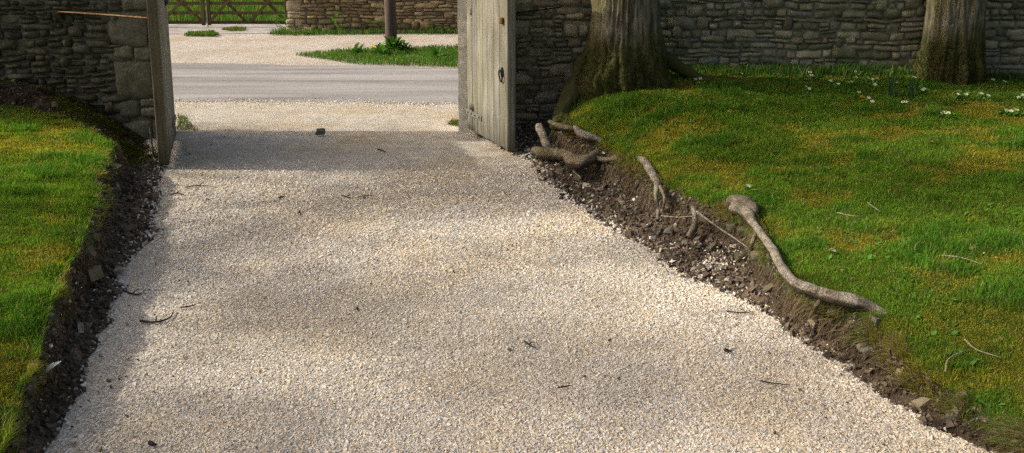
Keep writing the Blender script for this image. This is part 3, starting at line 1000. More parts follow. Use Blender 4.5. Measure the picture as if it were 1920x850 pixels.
def make_leaf(hinge, free, height, label, flip, boards, stile):
    hinge, free = np.array(hinge), np.array(free)
    d = free - hinge
    W = math.hypot(d[0], d[1])
    t = empty("wooden_gate", (hinge[0], hinge[1], 0.0), math.atan2(d[1], d[0]))
    tag(t, label, "wooden gate")
    rg = random.Random(boards)
    z0 = .045
    # local: x along the leaf, y across (visible face at y=0 towards side 'sg'), z up
    sg = -1 if flip else 1          # direction of the back
    mb = MB(); x = 0.0
    ws = [rg.uniform(.85, 1.15) for _ in range(boards)]
    tot = sum(ws)
    WB = W - .075
    for k in range(boards):
        wv = ws[k] / tot * WB
        tone = rg.uniform(.74, 1.14)
        ya, yb = sorted((0 + sg * rg.uniform(0, .003), sg * .028))
        add_box(mb, (x + .004, ya, z0 + rg.uniform(0, .012)), (x + wv - .004, yb, height + rg.uniform(-.01, .01)), (tone, tone, tone * rg.uniform(.93, 1.03)), .004)
        x += wv
    mb.build("boards", M_gatewood, t)
    mb = MB(); ya, yb = sorted((-sg * .004, sg * .085))
    add_box(mb, (W - .072, ya, z0 - .012), (W, yb, height + .02), stile, .007)
    mb.build("stile", M_gatewood, t)
    mb = MB(); ya, yb = sorted((sg * .031, sg * .085))
    add_box(mb, (0, ya, z0), (.09, yb, height), (.8, .8, .78), .006)
    mb.build("stile", M_gatewood, t)
    for zc in (.22, 1.1, height - .2):
        mb = MB(); add_box(mb, (.093, ya, zc - .07), (W - .075, yb, zc + .07), (.8, .79, .75), .006)
        mb.build("rail", M_gatewood, t)
    for zc in (.235, height - .22):
        mb = MB(); yy = sorted((-sg * .001, -sg * .009))
        L = .44
        add_box(mb, (-.03, yy[0], zc - .028), (L, yy[1], zc + .028), (1, 1, 1), .002)
        h = mb.build("strap_hinge", M_zinc, t)
        for xx in (.04, .15, .26, .39):
            mb = MB(); bm = bmesh.new(); bmesh.ops.create_icosphere(bm, subdivisions=2, radius=.011)
            add_bm(mb, bm, M=Matrix.Translation((xx, yy[0] if sg > 0 else yy[1], zc)))
            mb.build("bolt", M_iron, h)
    return t, W, sg

hR, fR = P(877, 242, .04), P(952, 284, .04)
tR, WR, sgR = make_leaf(hR, fR, 2.02, "dappled pale wooden gate leaf with black ring handle below a bare trunk", False, 7, (.82, .80, .76))
# ring handle and lock
px_h = WR - .13
mb = MB(); bm = bmesh.new()
bmesh.ops.create_cone(bm, cap_ends=True, segments=20, radius1=.040, radius2=.036, depth=.012)
add_bm(mb, bm, M=Matrix.Translation((px_h, -.006, .80)) @ Matrix.Rotation(R(90), 4, 'X') @ Matrix.Diagonal((.8, 1.3, 1, 1)))
hp = mb.build("handle_plate", M_iron, tR)
mb = MB()
a = np.linspace(0, 2 * math.pi, 25)
ringp = np.stack([px_h + .034 * np.sin(a), np.full(25, -.024) - .008 * np.cos(a), .765 + .058 * np.cos(a)], 1)
add_tube(mb, ringp, .0075, n=40, seg=8)
mb.build("ring_handle", M_iron, hp, smooth=True)
mb = MB(); add_box(mb, (px_h - .02, -.035, 1.27), (px_h + .05, -.002, 1.335), (1, 1, 1), .01)
mb.build("latch_block", M_rust, tR)

hL, fL = P(331, 254, .04), P(316, 309, .04)
tL, WL, sgL = make_leaf(hL, fL, 2.05, "greyish green gate leaf seen nearly edge-on with a black slot near its top", True, 7, (.50, .41, .30))
def leaf_x(px_, z):
    best = min((abs(float(proj(hL * np.array([1, 1, 0]) + (fL - hL) * np.array([1, 1, 0]) * q + np.array([0, 0, z]))[0]) - px_), q) for q in np.linspace(0, 1, 200))
    return best[1] * WL
xa, xb = leaf_x(323, 1.45), leaf_x(309, 1.45)
mb = MB(); add_box(mb, (xa, .001, 1.42), (xb, .010, 1.78), (1, 1, 1), .003)
sp0 = mb.build("hatch", M_iron, tL)
for q in (.36, .62):
    mb = MB(); xm = xa + (xb - xa) * q; add_box(mb, (xm - .02, .012, 1.43), (xm + .02, .03, 1.78), (.5, .5, .45), .002)
    mb.build("hatch_bar", M_zinc, sp0)

# gate stays
mb = MB(); add_tube(mb, [PY(103, 22, WALL_L - .03), PY(195, 28, 8.8), P(284, 35, 1.22) if False else PY(284, 35, 8.35)], .011, n=14, seg=7)
tag(mb.build("gate_stay", M_rust, smooth=True), "thin brownish yellow rod reaching across the dark wall to the gate leaf", "gate stay")
mb = MB(); add_tube(mb, [PY(966, 24, 8.75), PY(1005, 20, 9.0), PY(1050, 14, WALL_R - .05)], .007, n=14, seg=7)
tag(mb.build("gate_stay", M_iron, smooth=True), "thin dark rod holding the sunlit gate leaf back to the wall", "gate stay")
q = P(288, 292, .02)
mb = MB(); add_tube(mb, [q, q + np.array([-.02, .01, .25])], .009, n=8, seg=8)
bm = bmesh.new(); bmesh.ops.create_icosphere(bm, subdivisions=2, radius=.014); add_bm(mb, bm, M=Matrix.Translation(Vector(q + np.array([-.02, .01, .25]))))
tag(mb.build("metal_stake", M_zinc, smooth=True), "short grey metal peg standing in soil behind the shaded gate leaf", "stake")

# ------------------------------------------------------------------ rocks
def rock(name, loc, size, flat, col, label, cat, rz=None, group=None, m=None, seed=None, angular=.5):
    bm = bmesh.new()
    bmesh.ops.create_icosphere(bm, subdivisions=3, radius=1)
    sd = random.uniform(0, 99) if seed is None else seed
    for v_ in bm.verts:
        q = Vector(v_.co)
        k = max(abs(q.x), abs(q.y), abs(q.z))
        q = q * (1 - angular) + (q / k * .78) * angular
        q *= 1 + .28 * mnoise.noise(Vector(v_.co) * 1.3 + Vector((sd, 0, 0))) + .10 * mnoise.noise(Vector(v_.co) * 4 + Vector((0, sd, 0)))
        v_.co = q
    sx, sy, sz = size / 2 * random.uniform(.95, 1.1), size / 2 * random.uniform(.6, .85), size / 2 * flat
    mb = MB()
    add_bm(mb, bm, col, Matrix.Rotation(random.uniform(0, 6.28) if rz is None else rz, 4, 'Z') @ Matrix.Rotation(random.uniform(-.15, .15), 4, 'X') @ Matrix.Diagonal((sx, sy, sz, 1)))
    o = mb.build(name, m or M_rock, smooth=True)
    o.location = loc
    tag(o, label, cat, group)
    return o

def bank_point(px, py, B):
    X, Y = proj(B.reshape(-1, 3))
    d = (X - px) ** 2 + (Y - py) ** 2
    return B.reshape(-1, 3)[np.argmin(d)]

def psize(px_, p): return px_ * (p[1] * cp - (p[2] - EYE) * sp) / F
TAN, PALE, GR_, MOS = (.20, .155, .10), (.36, .32, .25), (.15, .14, .125), (.10, .095, .05)
ROCKS = [  # px, py, width, flatness, colour, label, bank
    (212, 280, 30, .6, (.13, .12, .105), "squared grey stone at the tip of the lawn behind the shaded gate leaf", BL),
    (216, 316, 24, .3, PALE, "pale flat stone on dark soil below the squared grey stone", BL),
    (166, 478, 24, .7, TAN, "brown rounded stone embedded in the dark soil bank", BL),
    (218, 508, 24, .45, PALE, "pale flat stone at the gravel edge below the brown one", BL),
    (174, 450, 20, .7, TAN, "small upright brown stone under the turf rim of the smaller lawn", BL),
    (118, 524, 24, .8, (.12, .095, .07), "dark earthy stone stuck under the overhanging grass", BL),
    (97, 600, 22, .8, (.10, .085, .07), "dull grey stone half buried in the black soil", BL),
    (55, 738, 26, .8, (.11, .09, .07), "dark rounded stone beneath the feather in the soil", BL),
    (1633, 655, 54, .28, (.24, .22, .165), "large flat grey slab lying in soil below the long root", BR),
    (1597, 637, 26, .35, (.15, .13, .10), "narrow dark stone poking out beside the flat slab", BR),
    (1690, 704, 20, .7, (.34, .26, .165), "small tan stone below the flat slab", BR),
    (1389, 487, 26, .8, MOS, "mossy stone wedged in the bank under the knotted root head", BR),
    (1425, 486, 34, .6, (.17, .15, .09), "broad yellowish stone tucked below the bend of the long root", BR),
    (1353, 505, 20, .6, (.20, .18, .14), "grey stone on the soil slope near a chippings spill", BR),
    (1395, 440, 24, .9, MOS, "upright mossy stone beneath the knotted root head", BR),
    (1375, 432, 18, .9, (.14, .12, .09), "small brown stone close under the knotted root head", BR),
    (1475, 547, 20, .8, (.05, .045, .04), "blackish stone under the middle of the long root", BR),
    (1540, 578, 28, .7, (.18, .165, .13), "grey brown stone propping the long root near its buried end", BR),
    (1562, 584, 18, 1.0, (.34, .30, .24), "thin pale stone standing upright under the long root", BR),
    (1157, 298, 20, .5, (.24, .215, .16), "lone pale stone under the turf between the thick roots", BR),
    (1050, 268, 18, .6, (.36, .32, .25), "whitish stone nestled between the mossy root and the turf", BR),
    (1100, 350, 16, .6, (.42, .37, .30), "small cream stone on bare soil below the root loop", BR),
    (1304, 508, 16, .6, (.30, .26, .2), "small stone at the foot of the bank under the root stump", BR),
    (1250, 395, 16, .7, TAN, "little brown stone amid fine root hairs", BR),
    (1757, 752, 10, .8, (.78, .77, .75), "bright white pebble on soil above the rust-coloured leaf", BR),
]
for px_, py_, wpx, fl, col, lab, B in ROCKS:
    q = bank_point(px_, py_, B)
    sz = psize(wpx, q)
    rock("rock", q + np.array([0, 0, sz * fl * .22]), sz * 1.05, fl, col, lab, "rock", rz=random.uniform(-.5, .5), group="stones in the cut earth banks")
q = P(601, 248, .03)
rock("gate_stop_stone", q + np.array([0, 0, .005]), .105, .72, (.17, .16, .12), "small dark square stone alone in the gateway at the shadow line", "stone", rz=.1, angular=.9)
q = onlawn(1795, 152, HR)
rock("mossy_mound", q + np.array([0, .05, .01]), .46, .42, (.07, .06, .03), "mossy brown hump in the lawn in front of the farther tree", "stump", rz=.1, angular=.1)

# ------------------------------------------------------------------ exposed roots
def root(name, pts, rad, label, seed=0, n=None, seg=14, col=(1, 1, 1), rough=.22, group="roots laid bare along the bank", parent=None):
    mb = MB()
    add_tube(mb, pts, rad, n=n or len(pts) * 9, seg=seg, rough=rough, rs=14, col=col, seed=seed)
    o = mb.build(name, M_root, parent, smooth=True)
    if label: tag(o, label, "root", group)
    return o
def rp(px_, py_, dz=0.0, dflt=None):
    q = bank_point(px_, py_, BR)
    z = q[2] + dz
    return P(px_, py_, z)
zr = lambda y: np.interp(y, [385, 460, 517, 574, 628], [.275, .245, .24, .215, .19])
snake = [P(px_, py_, float(zr(py_)) + .012) for px_, py_ in ((1372, 390), (1398, 398), (1412, 418), (1428, 440), (1450, 470), (1466, 503), (1492, 532), (1535, 549), (1575, 560), (1605, 566))] + [onlawn(1640, 579, HR) + np.array([0, 0, -.012]), onlawn(1672, 592, HR) + np.array([0, 0, -.04]), onlawn(1715, 612, HR) + np.array([0, 0, -.10])]
root("exposed_root", snake, [.040, .042, .024, .026, .028, .030, .033, .036, .037, .035, .032, .026], "long pale snaking root with a knotted head lying along the turf edge", 3, n=110, seg=18)
sp_ = spline(snake[2:-2], 200)
kk = rng.integers(0, 199, 2600)
tn = np.gradient(sp_, axis=0)[kk]; sd_ = np.stack([tn[:, 1], -tn[:, 0], 0 * tn[:, 0]], 1)
sd_ /= np.linalg.norm(sd_, axis=1)[:, None]; sd_ *= np.sign(sd_[:, :1] + 1e-9)
gp = sp_[kk] + sd_ * rng.uniform(.02, .09, 2600)[:, None]
gp[:, 2] = np.minimum(HR(gp[:, 0], gp[:, 1]), gp[:, 2] + .02) - .01
mb = MB(); cg, _, _ = turf_cols(gp, 3.0)
add_blades(mb, gp, rng.uniform(.02, .055, 2600) * (.5 + fbm(gp[:, 0] * 8, gp[:, 1] * 8, 1.0, 2)), np.full(2600, .0016), cg, lean=.7, dirn=-sd_ * .35)
tag(mb.build("edge_grass", M_grass), "longer grass leaning over the side of the long pale root", "grass", None, "stuff")
root("root_knot", [P(1362, 384, .27), P(1378, 381, .30), P(1400, 388, .295), P(1414, 402, .28)], [.035, .058, .066, .035], "gnarled knotted root head at the top of the long pale root", 8, n=30, seg=18, rough=.4, col=(.72, .7, .62))
root("exposed_root", [P(1176, 302, .26), P(1192, 299, .29), P(1208, 305, .30), P(1222, 325, .29), P(1236, 350, .25)], [.026, .036, .038, .034, .024], "pale bent root arching out of the turf with a broken end", 5)
root("exposed_root", [P(1078, 239, .37), P(1090, 252, .36), P(1106, 257, .355), P(1121, 264, .325), P(1136, 273, .29)], [.022, .042, .040, .034, .02], "grey root crossing the hollow just under the turf tip", 6)
root("exposed_root", [P(1064, 293, .19), P(1076, 304, .20), P(1094, 303, .225), P(1108, 297, .24), P(1122, 287, .235)], [.05, .066, .06, .05, .035], "thick brown root curving in a loop above bare soil", 7, col=(.75, .68, .56))
root("exposed_root", [P(1003, 284, .10), P(1022, 289, .13), P(1042, 289, .15), P(1066, 293, .18)], [.045, .06, .055, .05], "mossy thick root low beside the foot of the sunlit gate leaf", 9, col=(.55, .55, .38))
root("exposed_root", [P(1010, 238, .30), P(1019, 256, .25), P(1024, 272, .2), P(1034, 284, .14)], [.04, .04, .037, .035], "grey upright root descending beside the sunlit gate leaf", 10)
root("exposed_root", [rp(1299, 388, .05), rp(1303, 405, .05), rp(1303, 424, .05), rp(1296, 442, .02)], [.013, .017, .02, .033], "short upright root stump with a bulbous foot in the bank", 11)
root("exposed_root", [rp(1306, 397, .05), rp(1330, 415, .06), rp(1356, 433, .05), rp(1380, 449, .05), rp(1404, 466, .04)], [.009, .008, .007, .006, .004], "slender pale root slanting down from the root stump", 12, seg=8)
root("exposed_root", [rp(1240, 405, .05), rp(1270, 408, .05), rp(1300, 406, .05)], [.005, .006, .005], "thread-thin level root reaching the stump from the bank", 13, seg=7)
root("exposed_root", [rp(1232, 345, .04), rp(1230, 368, .05), rp(1234, 392, .04), rp(1233, 412, .02)], [.022, .016, .014, .008], "thin root hanging down below the pale bent root", 14, seg=9)
root("exposed_root", [rp(1074, 320, .03), rp(1088, 333, .035), rp(1090, 337, .02)], [.009, .011, .005], "tiny pale root end on bare soil under the root loop", 15, seg=8)
root("exposed_root", [rp(1238, 350, .04), rp(1246, 372, .05), rp(1244, 394, .03), rp(1252, 410, .01)], [.014, .011, .008, .004], "short thin root hanging next to the longer one under the pale bent root", 21, seg=8, col=(.85, .8, .7))
root("exposed_root", [P(1422, 432, .26), rp(1412, 452, .05), rp(1408, 476, .035), rp(1400, 494, .01)], [.016, .013, .010, .005], "side root forking down from the neck of the long pale root", 22, seg=9, col=(.8, .75, .65))
root("exposed_root", [P(1545, 553, .22), rp(1532, 572, .05), rp(1524, 590, .02)], [.014, .011, .005], "small side root dropping from the middle of the long pale root", 23, seg=8, col=(.75, .7, .6))
root("exposed_root", [P(1030, 228, .36), P(1046, 236, .36), P(1062, 240, .36), P(1080, 243, .355)], [.02, .03, .028, .02], "dark thin root running along the top of the hollow", 24, seg=10, col=(.55, .52, .42))
root("exposed_root", [P(1108, 296, .23), P(1130, 300, .24), P(1150, 300, .26), P(1178, 302, .27)], [.03, .024, .022, .018], "brown root linking the thick loop and the pale bent root", 25, seg=10, col=(.6, .55, .45))
mb = MB()
for k in range(46):
    i = random.randint(70, 200)
    p0 = BR[i, random.randint(20, 31)] + np.array([0, 0, .01]); p2 = BR[min(i + random.randint(-7, 7), NR - 1), random.randint(8, 20)] + np.array([0, 0, .012])
    pm = (p0 + p2) / 2 + np.array([random.gauss(0, .02), random.gauss(0, .02), random.uniform(.01, .05)])
    add_tube(mb, [p0, pm, p2], [.003, .0024, .0012], n=9, seg=5, col=np.array((1, .93, .8)) * random.uniform(.5, 1.1))
tag(mb.build("fine_rootlets", M_root, smooth=True), "hair-fine tan rootlets straggling down the root-laced bank", "rootlets", None, "stuff")
root("exposed_root", [rp(1668, 655, .05), rp(1672, 668, .03), rp(1680, 672, .02)], [.006, .005, .003], "pale curled rootlet beside the flat slab", 16, seg=7, col=(1.4, 1.35, 1.25))

# ------------------------------------------------------------------ twigs, leaves, feathers
def twig(pts, r, label, col=(.05, .038, .03), forks=0, z=None, m=None, group="twigs dropped on the gravel"):
    mb = MB()
    pts = np.array(pts)
    add_tube(mb, pts, [r, r * .9, r * .5], n=12, seg=6, rough=.3, rs=40, col=col)
    for k in range(forks):
        i = 1 + k % max(1, len(pts) - 2)
        d = pts[-1] - pts[0]
        e = pts[i] + np.array([d[1], -d[0], 0]) * .3 * (1 if k % 2 else -1) + d * .18 + np.array([0, 0, .01])
        add_tube(mb, [pts[i], (pts[i] + e) / 2 + np.array([0, 0, .006]), e], [r * .8, r * .6, r * .3], n=8, seg=5, col=col)
    o = mb.build("twig", m or M_clod, smooth=True)
    tag(o, label, "twig", group)
    return o
def gz(px_, py_, dz=.012):
    p_ = P(px_, py_)
    z = float(drive_h(p_[0], p_[1])) + dz
    return P(px_, py_, z)
TW = [
    ([(349, 351), (372, 348), (402, 350)], .006, 1, "long thin twig lying level near the foot of the shaded gate leaf"),
    ([(320, 366), (332, 362), (345, 365)], .007, 2, "small crossed twig close by the dark soil near the gate"),
    ([(262, 602), (292, 604), (318, 596), (326, 582)], .007, 1, "crooked dark twig on gravel with a hooked end"),
    ([(338, 577), (352, 575), (366, 572)], .005, 0, "short straight twig at the shade boundary on the gravel"),
    ([(226, 543), (248, 551), (262, 552), (272, 543)], .006, 1, "forked twig lying across the soil and gravel border"),
    ([(281, 432), (292, 432), (300, 428)], .008, 0, "stubby dark twig at the ragged soil edge"),
    ([(124, 722), (140, 726), (158, 727)], .004, 0, "reddish thin twig over the black soil near the feather"),
    ([(708, 280), (716, 282), (723, 285)], .009, 0, "dark short stick in the shade in mid drive"),
    ([(522, 371), (530, 369), (536, 369)], .007, 0, "little dark twig on the sunlit edge of the gate shadow"),
    ([(640, 366), (649, 369), (656, 371)], .006, 1, "small branched twig in mid drive below the shadow band"),
    ([(672, 370), (686, 367), (700, 366)], .005, 0, "fine curved twig beside the branched twig"),
    ([(1362, 584), (1385, 586), (1413, 585)], .005, 0, "thin twig reaching from the gravel to the soil bank"),
    ([(1358, 656), (1364, 657), (1372, 659)], .010, 0, "stubby dark brown chip of wood on bright gravel"),
    ([(983, 640), (992, 646), (1002, 652)], .006, 1, "tiny forked twig in the middle of bright gravel"),
    ([(1046, 727), (1058, 725), (1072, 722)], .005, 0, "short thin twig on gravel near the picture's lower middle"),
    ([(1425, 714), (1445, 718), (1478, 722)], .004, 0, "long hair-thin twig on gravel below the tan stone"),
    ([(559, 400), (562, 396), (563, 405)], .007, 0, "tiny dark twig stub standing out on pale gravel"),
    ([(280, 830), (286, 832), (292, 834)], .012, 0, "dark lump of bark on gravel at the bottom edge"),
]
for pts, r, fk, lab in TW:
    twig([gz(*a, dz=.014) for a in pts], r * .8, lab, forks=fk)
STW = [([(1570, 405), (1590, 410), (1612, 412)], "thin bleached stalk lying on the lawn"),
       ([(1765, 486), (1800, 490), (1842, 503)], "long bleached stalk on the lawn above the dark bare patch"),
       ([(1808, 645), (1832, 665), (1876, 679)], "grey bent stick on the lawn near the bottom corner"),
       ([(1772, 705), (1778, 682), (1812, 664)], "arched pale stem beside the grey bent stick"),
       ([(1626, 386), (1640, 396), (1650, 404)], "short pale straw upright in darker grass")]
for pts, lab in STW:
    twig([onlawn(a, b_, HR) + np.array([0, 0, .022]) for a, b_ in pts], .0035, lab, col=(.30, .26, .18), group="stalks lying on the lawn")

def debris(n):
    y_ = rng.uniform(3, 9.3, n); k = rng.random(n)
    xr = np.interp(y_, rimR[:, 1], rimR[:, 0]); xl = np.interp(y_, rimL[:, 1], rimL[:, 0])
    e = np.abs(rng.normal(0, .28, n))
    x_ = np.where(k < .4, xl + e, np.where(k < .7, xr - e, xl + (xr - xl) * rng.random(n)))
    q = np.stack([x_, y_, drive_h(x_, y_) + .006], 1)
    mb = MB()
    add_chips(mb, q, rng.gamma(3, .0016, n) + .003, np.array([.13, .10, .07]) * rng.uniform(.4, 1.8, n)[:, None], tilt=.3, flat=.4, sink=.0)
    tag(mb.build("drive_debris", M_clod), "tiny dark crumbs of bark, soil and leaf lying over the drive", "debris", None, "stuff")
debris(380)
def flat_leaf(name, loc, L, W, az, col, label, cat, bend=.4, m=None, lift=.15, group=None):
    mb = MB()
    add_leaf(mb, (0, 0, 0), az, L, W, lift, bend, col)
    add_leaf(mb, (.0, 0, .002), az + .25, L * .7, W * .6, lift + .2, bend, np.array(col) * .8)
    o = mb.build(name, m or M_leaf)
    o.location = loc
    tag(o, label, cat, group)
for k, (px_, py_, lab, col) in enumerate([(1415, 236, "curled brown leaf in the grass between primroses and shade", (.20, .12, .05)),
        (1329, 190, "ginger dead leaf on the mossy rise near the big trunk", (.26, .13, .05)),
        (1443, 290, "brown withered leaf beside a bald lawn patch", (.19, .13, .07)),
        (1551, 478, "pale dry leaf on moss above the long root", (.42, .34, .24)),
        (84, 316, "pinkish dead leaf on the smaller lawn", (.40, .26, .17)),
        (1741, 272, "buff dead leaf in the shaded grass", (.36, .27, .16))]):
    H = HL if px_ < 900 else HR
    q = onlawn(px_, py_, H) + np.array([0, 0, .025])
    flat_leaf("dead_leaf", q, .06, .02, rng.uniform(0, 6), col, lab, "leaf", group="dead leaves on the lawns")
q = bank_point(1728, 772, BR) + np.array([0, 0, .02])
flat_leaf("dead_leaf", q, .13, .022, -.5, (.28, .085, .035), "rust-coloured curled leaf on soil at the gravel edge", "leaf", bend=.7, group="dead leaves on the lawns")
q = bank_point(85, 712, BL) + np.array([0, 0, .03])
flat_leaf("feather", q, .075, .014, .9, (.62, .64, .68), "whitish feather on the black soil below the smaller lawn", "feather", m=M_petal, lift=.35)
q = gz(123, 828)
flat_leaf("feather", q, .05, .01, -.3, (.62, .66, .74), "tiny white feather on gravel near the bottom corner", "feather", m=M_petal)

# ------------------------------------------------------------------ trees
def trunk_mesh(mb, base, r0, H, flare, lobes, seed, lean=(0, 0), zlo=-.5):
    zs = np.concatenate([np.linspace(zlo, 2.6, 110), np.linspace(2.7, H, 30)])
    seg = 168
    a = np.linspace(0, 2 * math.pi, seg, endpoint=False)
    A, Z = np.meshgrid(a, zs)
    zz = np.maximum(Z, 0)
    lob = sum(w_ * np.maximum(0, np.cos(A - b_)) ** 3 for b_, w_ in lobes)
    r = r0 * (1 - .055 * zz) + flare * np.exp(-zz / .22) * (.22 + lob) + flare * .28 * np.exp(-zz / .7) * lob
    r = np.maximum(r, r0 * .25)
    ca, sa = np.cos(A), np.sin(A)
    big = fbm(ca * 1.6 + seed, sa * 1.6, Z * .9, 3) - .5
    rid = .62 - np.abs(2 * fbm(ca * 7 + seed, sa * 7, Z * 1.1, 3) - 1) * 3.2
    fine = fbm(ca * 24 + seed, sa * 24, Z * 8, 2) - .5
    r = r * (1 + .16 * big + .55 * (fbm(ca * 3.2 + seed, sa * 3.2, Z * 4.0, 3) - .5) * np.exp(-zz / .35)) + .022 * np.clip(rid, -.9, .7) + .028 * fine
    X = r * ca + lean[0] * zz; Y = r * sa + lean[1] * zz
    G = np.stack([X, Y, Z], -1) + np.array([0, 0, 0])
    mb.add(G.reshape(-1, 3), [grid_faces(len(zs), seg, True)])
    return G

def crown_cloud(mbL, mbB, top, tgt, n_leaf, rad, col):
    for q in tgt:
        q = np.asarray(q)
        p_ = q + rng.normal(0, rad / 2, (n_leaf, 3))
        a = rng.uniform(0, 6.28, n_leaf)
        nrm = rotmats(n_leaf)
        L = rng.uniform(.05, .09, n_leaf)
        quad = np.array([[-1, 0, 0], [0, -.55, 0], [1, 0, 0], [0, .55, 0]])
        v_ = np.einsum('nij,kj->nki', nrm, quad) * L[:, None, None] + p_[:, None, :]
        f = (np.array([[0, 1, 2, 3]]) + (np.arange(n_leaf) * 4)[:, None])
        cc = np.asarray(col) * rng.uniform(.7, 1.3, n_leaf)[:, None]
        mbL.add(v_.reshape(-1, 3), [f], np.repeat(cc, 4, 0))

def big_tree(base, r0, H, flare, lobes, seed, label, lean, roots, ncl, spread):
    t = empty("tree", base)
    tag(t, label, "tree")
    mb = MB(); TG = trunk_mesh(mb, base, r0, H * .62, flare, lobes, seed, lean)
    mb.build("trunk", M_bark, t, smooth=True)
    q, _, _ = scatter(TG + np.array(base), lambda c: 5200 * (1 - sstep(.02, .42, c[..., 2] - base[2] + .25 * (fbm(c[..., 0] * 6, c[..., 1] * 6, c[..., 2] * 6, 3) - .5))), 100)
    mm = MB(); cq = np.array([.075, .075, .014]) * rng.uniform(.35, 1.5, len(q))[:, None]
    gq = rng.random(len(q)) < .35; cq[gq] = np.array([.05, .12, .014]) * rng.uniform(.5, 1.3, gq.sum())[:, None]
    out = q - np.array(base); out[:, 2] = 0; out /= np.linalg.norm(out, axis=1)[:, None] + 1e-6
    add_blades(mm, q - np.array(base), rng.uniform(.012, .05, len(q)), np.full(len(q), .0032), cq, lean=.7, dirn=out * .7)
    tag(mm.build("moss", M_grass, t), kind="stuff")
    for k, (pts, rad) in enumerate(roots):
        mb = MB(); add_tube(mb, np.array(pts) - np.array(base), rad, n=40, seg=20, rough=.3, rs=8, seed=seed + k)
        mb.build("root", M_bark, t, smooth=True)
    top = np.array([lean[0] * H * .6, lean[1] * H * .6, H * .58])
    mbB, mbL = MB(), MB()
    rr = random.Random(seed)
    for k in range(9):
        az = k * 2.4 + rr.random(); el = rr.uniform(.5, 1.1); L = rr.uniform(2.2, 3.6)
        s0 = top * rr.uniform(.75, 1.0)
        e = s0 + np.array([math.cos(az) * math.cos(el), math.sin(az) * math.cos(el), math.sin(el)]) * L
        m1 = (s0 + e) / 2 + np.array([0, 0, -.2])
        c = add_tube(mbB, [s0, m1, e], [.12, .08, .02], n=12, seg=7)
        tg = [c[rr.randint(4, 11)] + np.array([rr.gauss(0, spread), rr.gauss(0, spread), rr.gauss(0, spread)]) for _ in range(ncl)]
        for q in tg:
            add_tube(mbB, [c[rr.randint(5, 11)], q], [.014, .004], n=3, seg=4)
        crown_cloud(mbL, mbB, top, tg, 40, .5, (.06, .11, .02))
    mbB.build("limbs", M_bark2, t, smooth=True)
    mbL.build("crown", M_leaf, t)
    return t

b1 = np.array([PY(1172, 128, 8.66)[0], 8.66, PY(1172, 140, 8.66)[2]])
rootsA = [([PY(1120, 95, 8.80), PY(1100, 128, 8.74), PY(1080, 165, 8.62), PY(1056, 205, 8.45), PY(1038, 240, 8.3)], [.10, .13, .11, .085, .04]),
          ([PY(1222, 92, 8.82), PY(1250, 112, 8.78), PY(1285, 134, 8.72), PY(1325, 150, 8.66), PY(1370, 160, 8.6)], [.05, .075, .055, .035, .01])]
big_tree(b1, .315, 9.5, .12, [(math.pi * 1.02, .9), (-.12, 1.0), (-1.2, .25), (-2.2, .3)], 4, "thick mossy trunk with spreading roots beside the sunlit gate leaf", (-.01, .0), rootsA, 9, .45)
b2 = np.array([PY(1782, 125, 8.98)[0], 8.98, PY(1782, 128, 8.98)[2]])
rootsB = []
big_tree(b2, .27, 9.0, .07, [(math.pi, .4), (0, .4), (-1.4, .3)], 9, "straight dark trunk with one bright sunlit edge farther along the wall", (.004, .0), rootsB, 9, .45)

# tall spring trees standing to the sun side: their thin crowns dapple the drive
def G2(p_, c, sx, sy): return np.exp(-((p_[0] - c[0]) / sx) ** 2 - ((p_[1] - c[1]) / sy) ** 2)
SHADE = []   # (centre, sx, sy, amount)
def sh(px_, py_, sx, sy, a, z=0.0): SHADE.append((P(px_, py_, z), sx, sy, a))
# deeper shade
sh(690, 375, .9, .25, .75); sh(430, 300, 1.2, .35, .3); sh(1050, 330, .8, .25, .4); sh(600, 485, .6, .15, .25); sh(1060, 455, .4, .25, .35)
sh(1250, 760, .45, .22, .7); sh(880, 770, .6, .15, .3); sh(540, 790, .5, .15, .4); sh(640, 600, .4, .15, .3); sh(1100, 620, .3, .12, .5); sh(940, 470, .4, .2, .3)
sh(1300, 222, 1.6, .35, .9, .5); sh(1750, 200, 1.6, .5, .75, .55); sh(1800, 330, 1.2, .5, .65, .45); sh(1500, 290, .6, .2, .5, .45); sh(1480, 160, 3.2, .35, .95, .6); sh(1250, 150, .8, .3, .9, .6)
sh(1850, 620, .5, .5, .55, .25); sh(1600, 400, .4, .25, .35, .33)
sh(60, 165, 2.0, .45, 1.0, .5); sh(150, 215, .8, .25, .6, .4); sh(240, 420, .5, .7, .5, .15)
# open sun
sh(700, 445, 1.1, .3, -.55); sh(560, 660, .8, .35, -.7); sh(700, 540, 1.0, .3, -.4); sh(600, 333, 1.4, .10, -1.0); sh(1000, 320, 1.0, .1, -.9); sh(400, 480, .5, .5, -.4)
sh(1350, 335, .8, .40, -.8, .4); sh(1400, 242, 1.4, .14, -1.5, .5); sh(1250, 204, 1.1, .20, -1.6, .5); sh(1750, 700, .8, .3, -.6, .2); sh(1450, 780, .6, .2, -.4); sh(1850, 500, .8, .3, -.5, .3); sh(1150, 520, .6, .4, -.5); sh(1450, 480, .8, .5, -.6, .2); sh(1760, 440, .4, .2, -.6, .35); sh(1600, 300, .5, .06, -.5, .45)
sh(1500, 640, .6, .3, -.3); sh(1150, 690, .6, .25, -.15); sh(800, 560, .9, .12, .35); sh(450, 560, .4, .2, .3); sh(900, 690, .8, .12, .35); sh(1850, 700, .5, .5, -.4, .2); sh(80, 300, 1.2, .7, -.3, .4); sh(20, 172, 1.6, .5, 1.4, .5); sh(1720, 315, 1.4, .28, .5, .45); sh(1480, 219, 1.6, .12, .7, .5); sh(60, 500, 1.0, .8, -.3, .3)
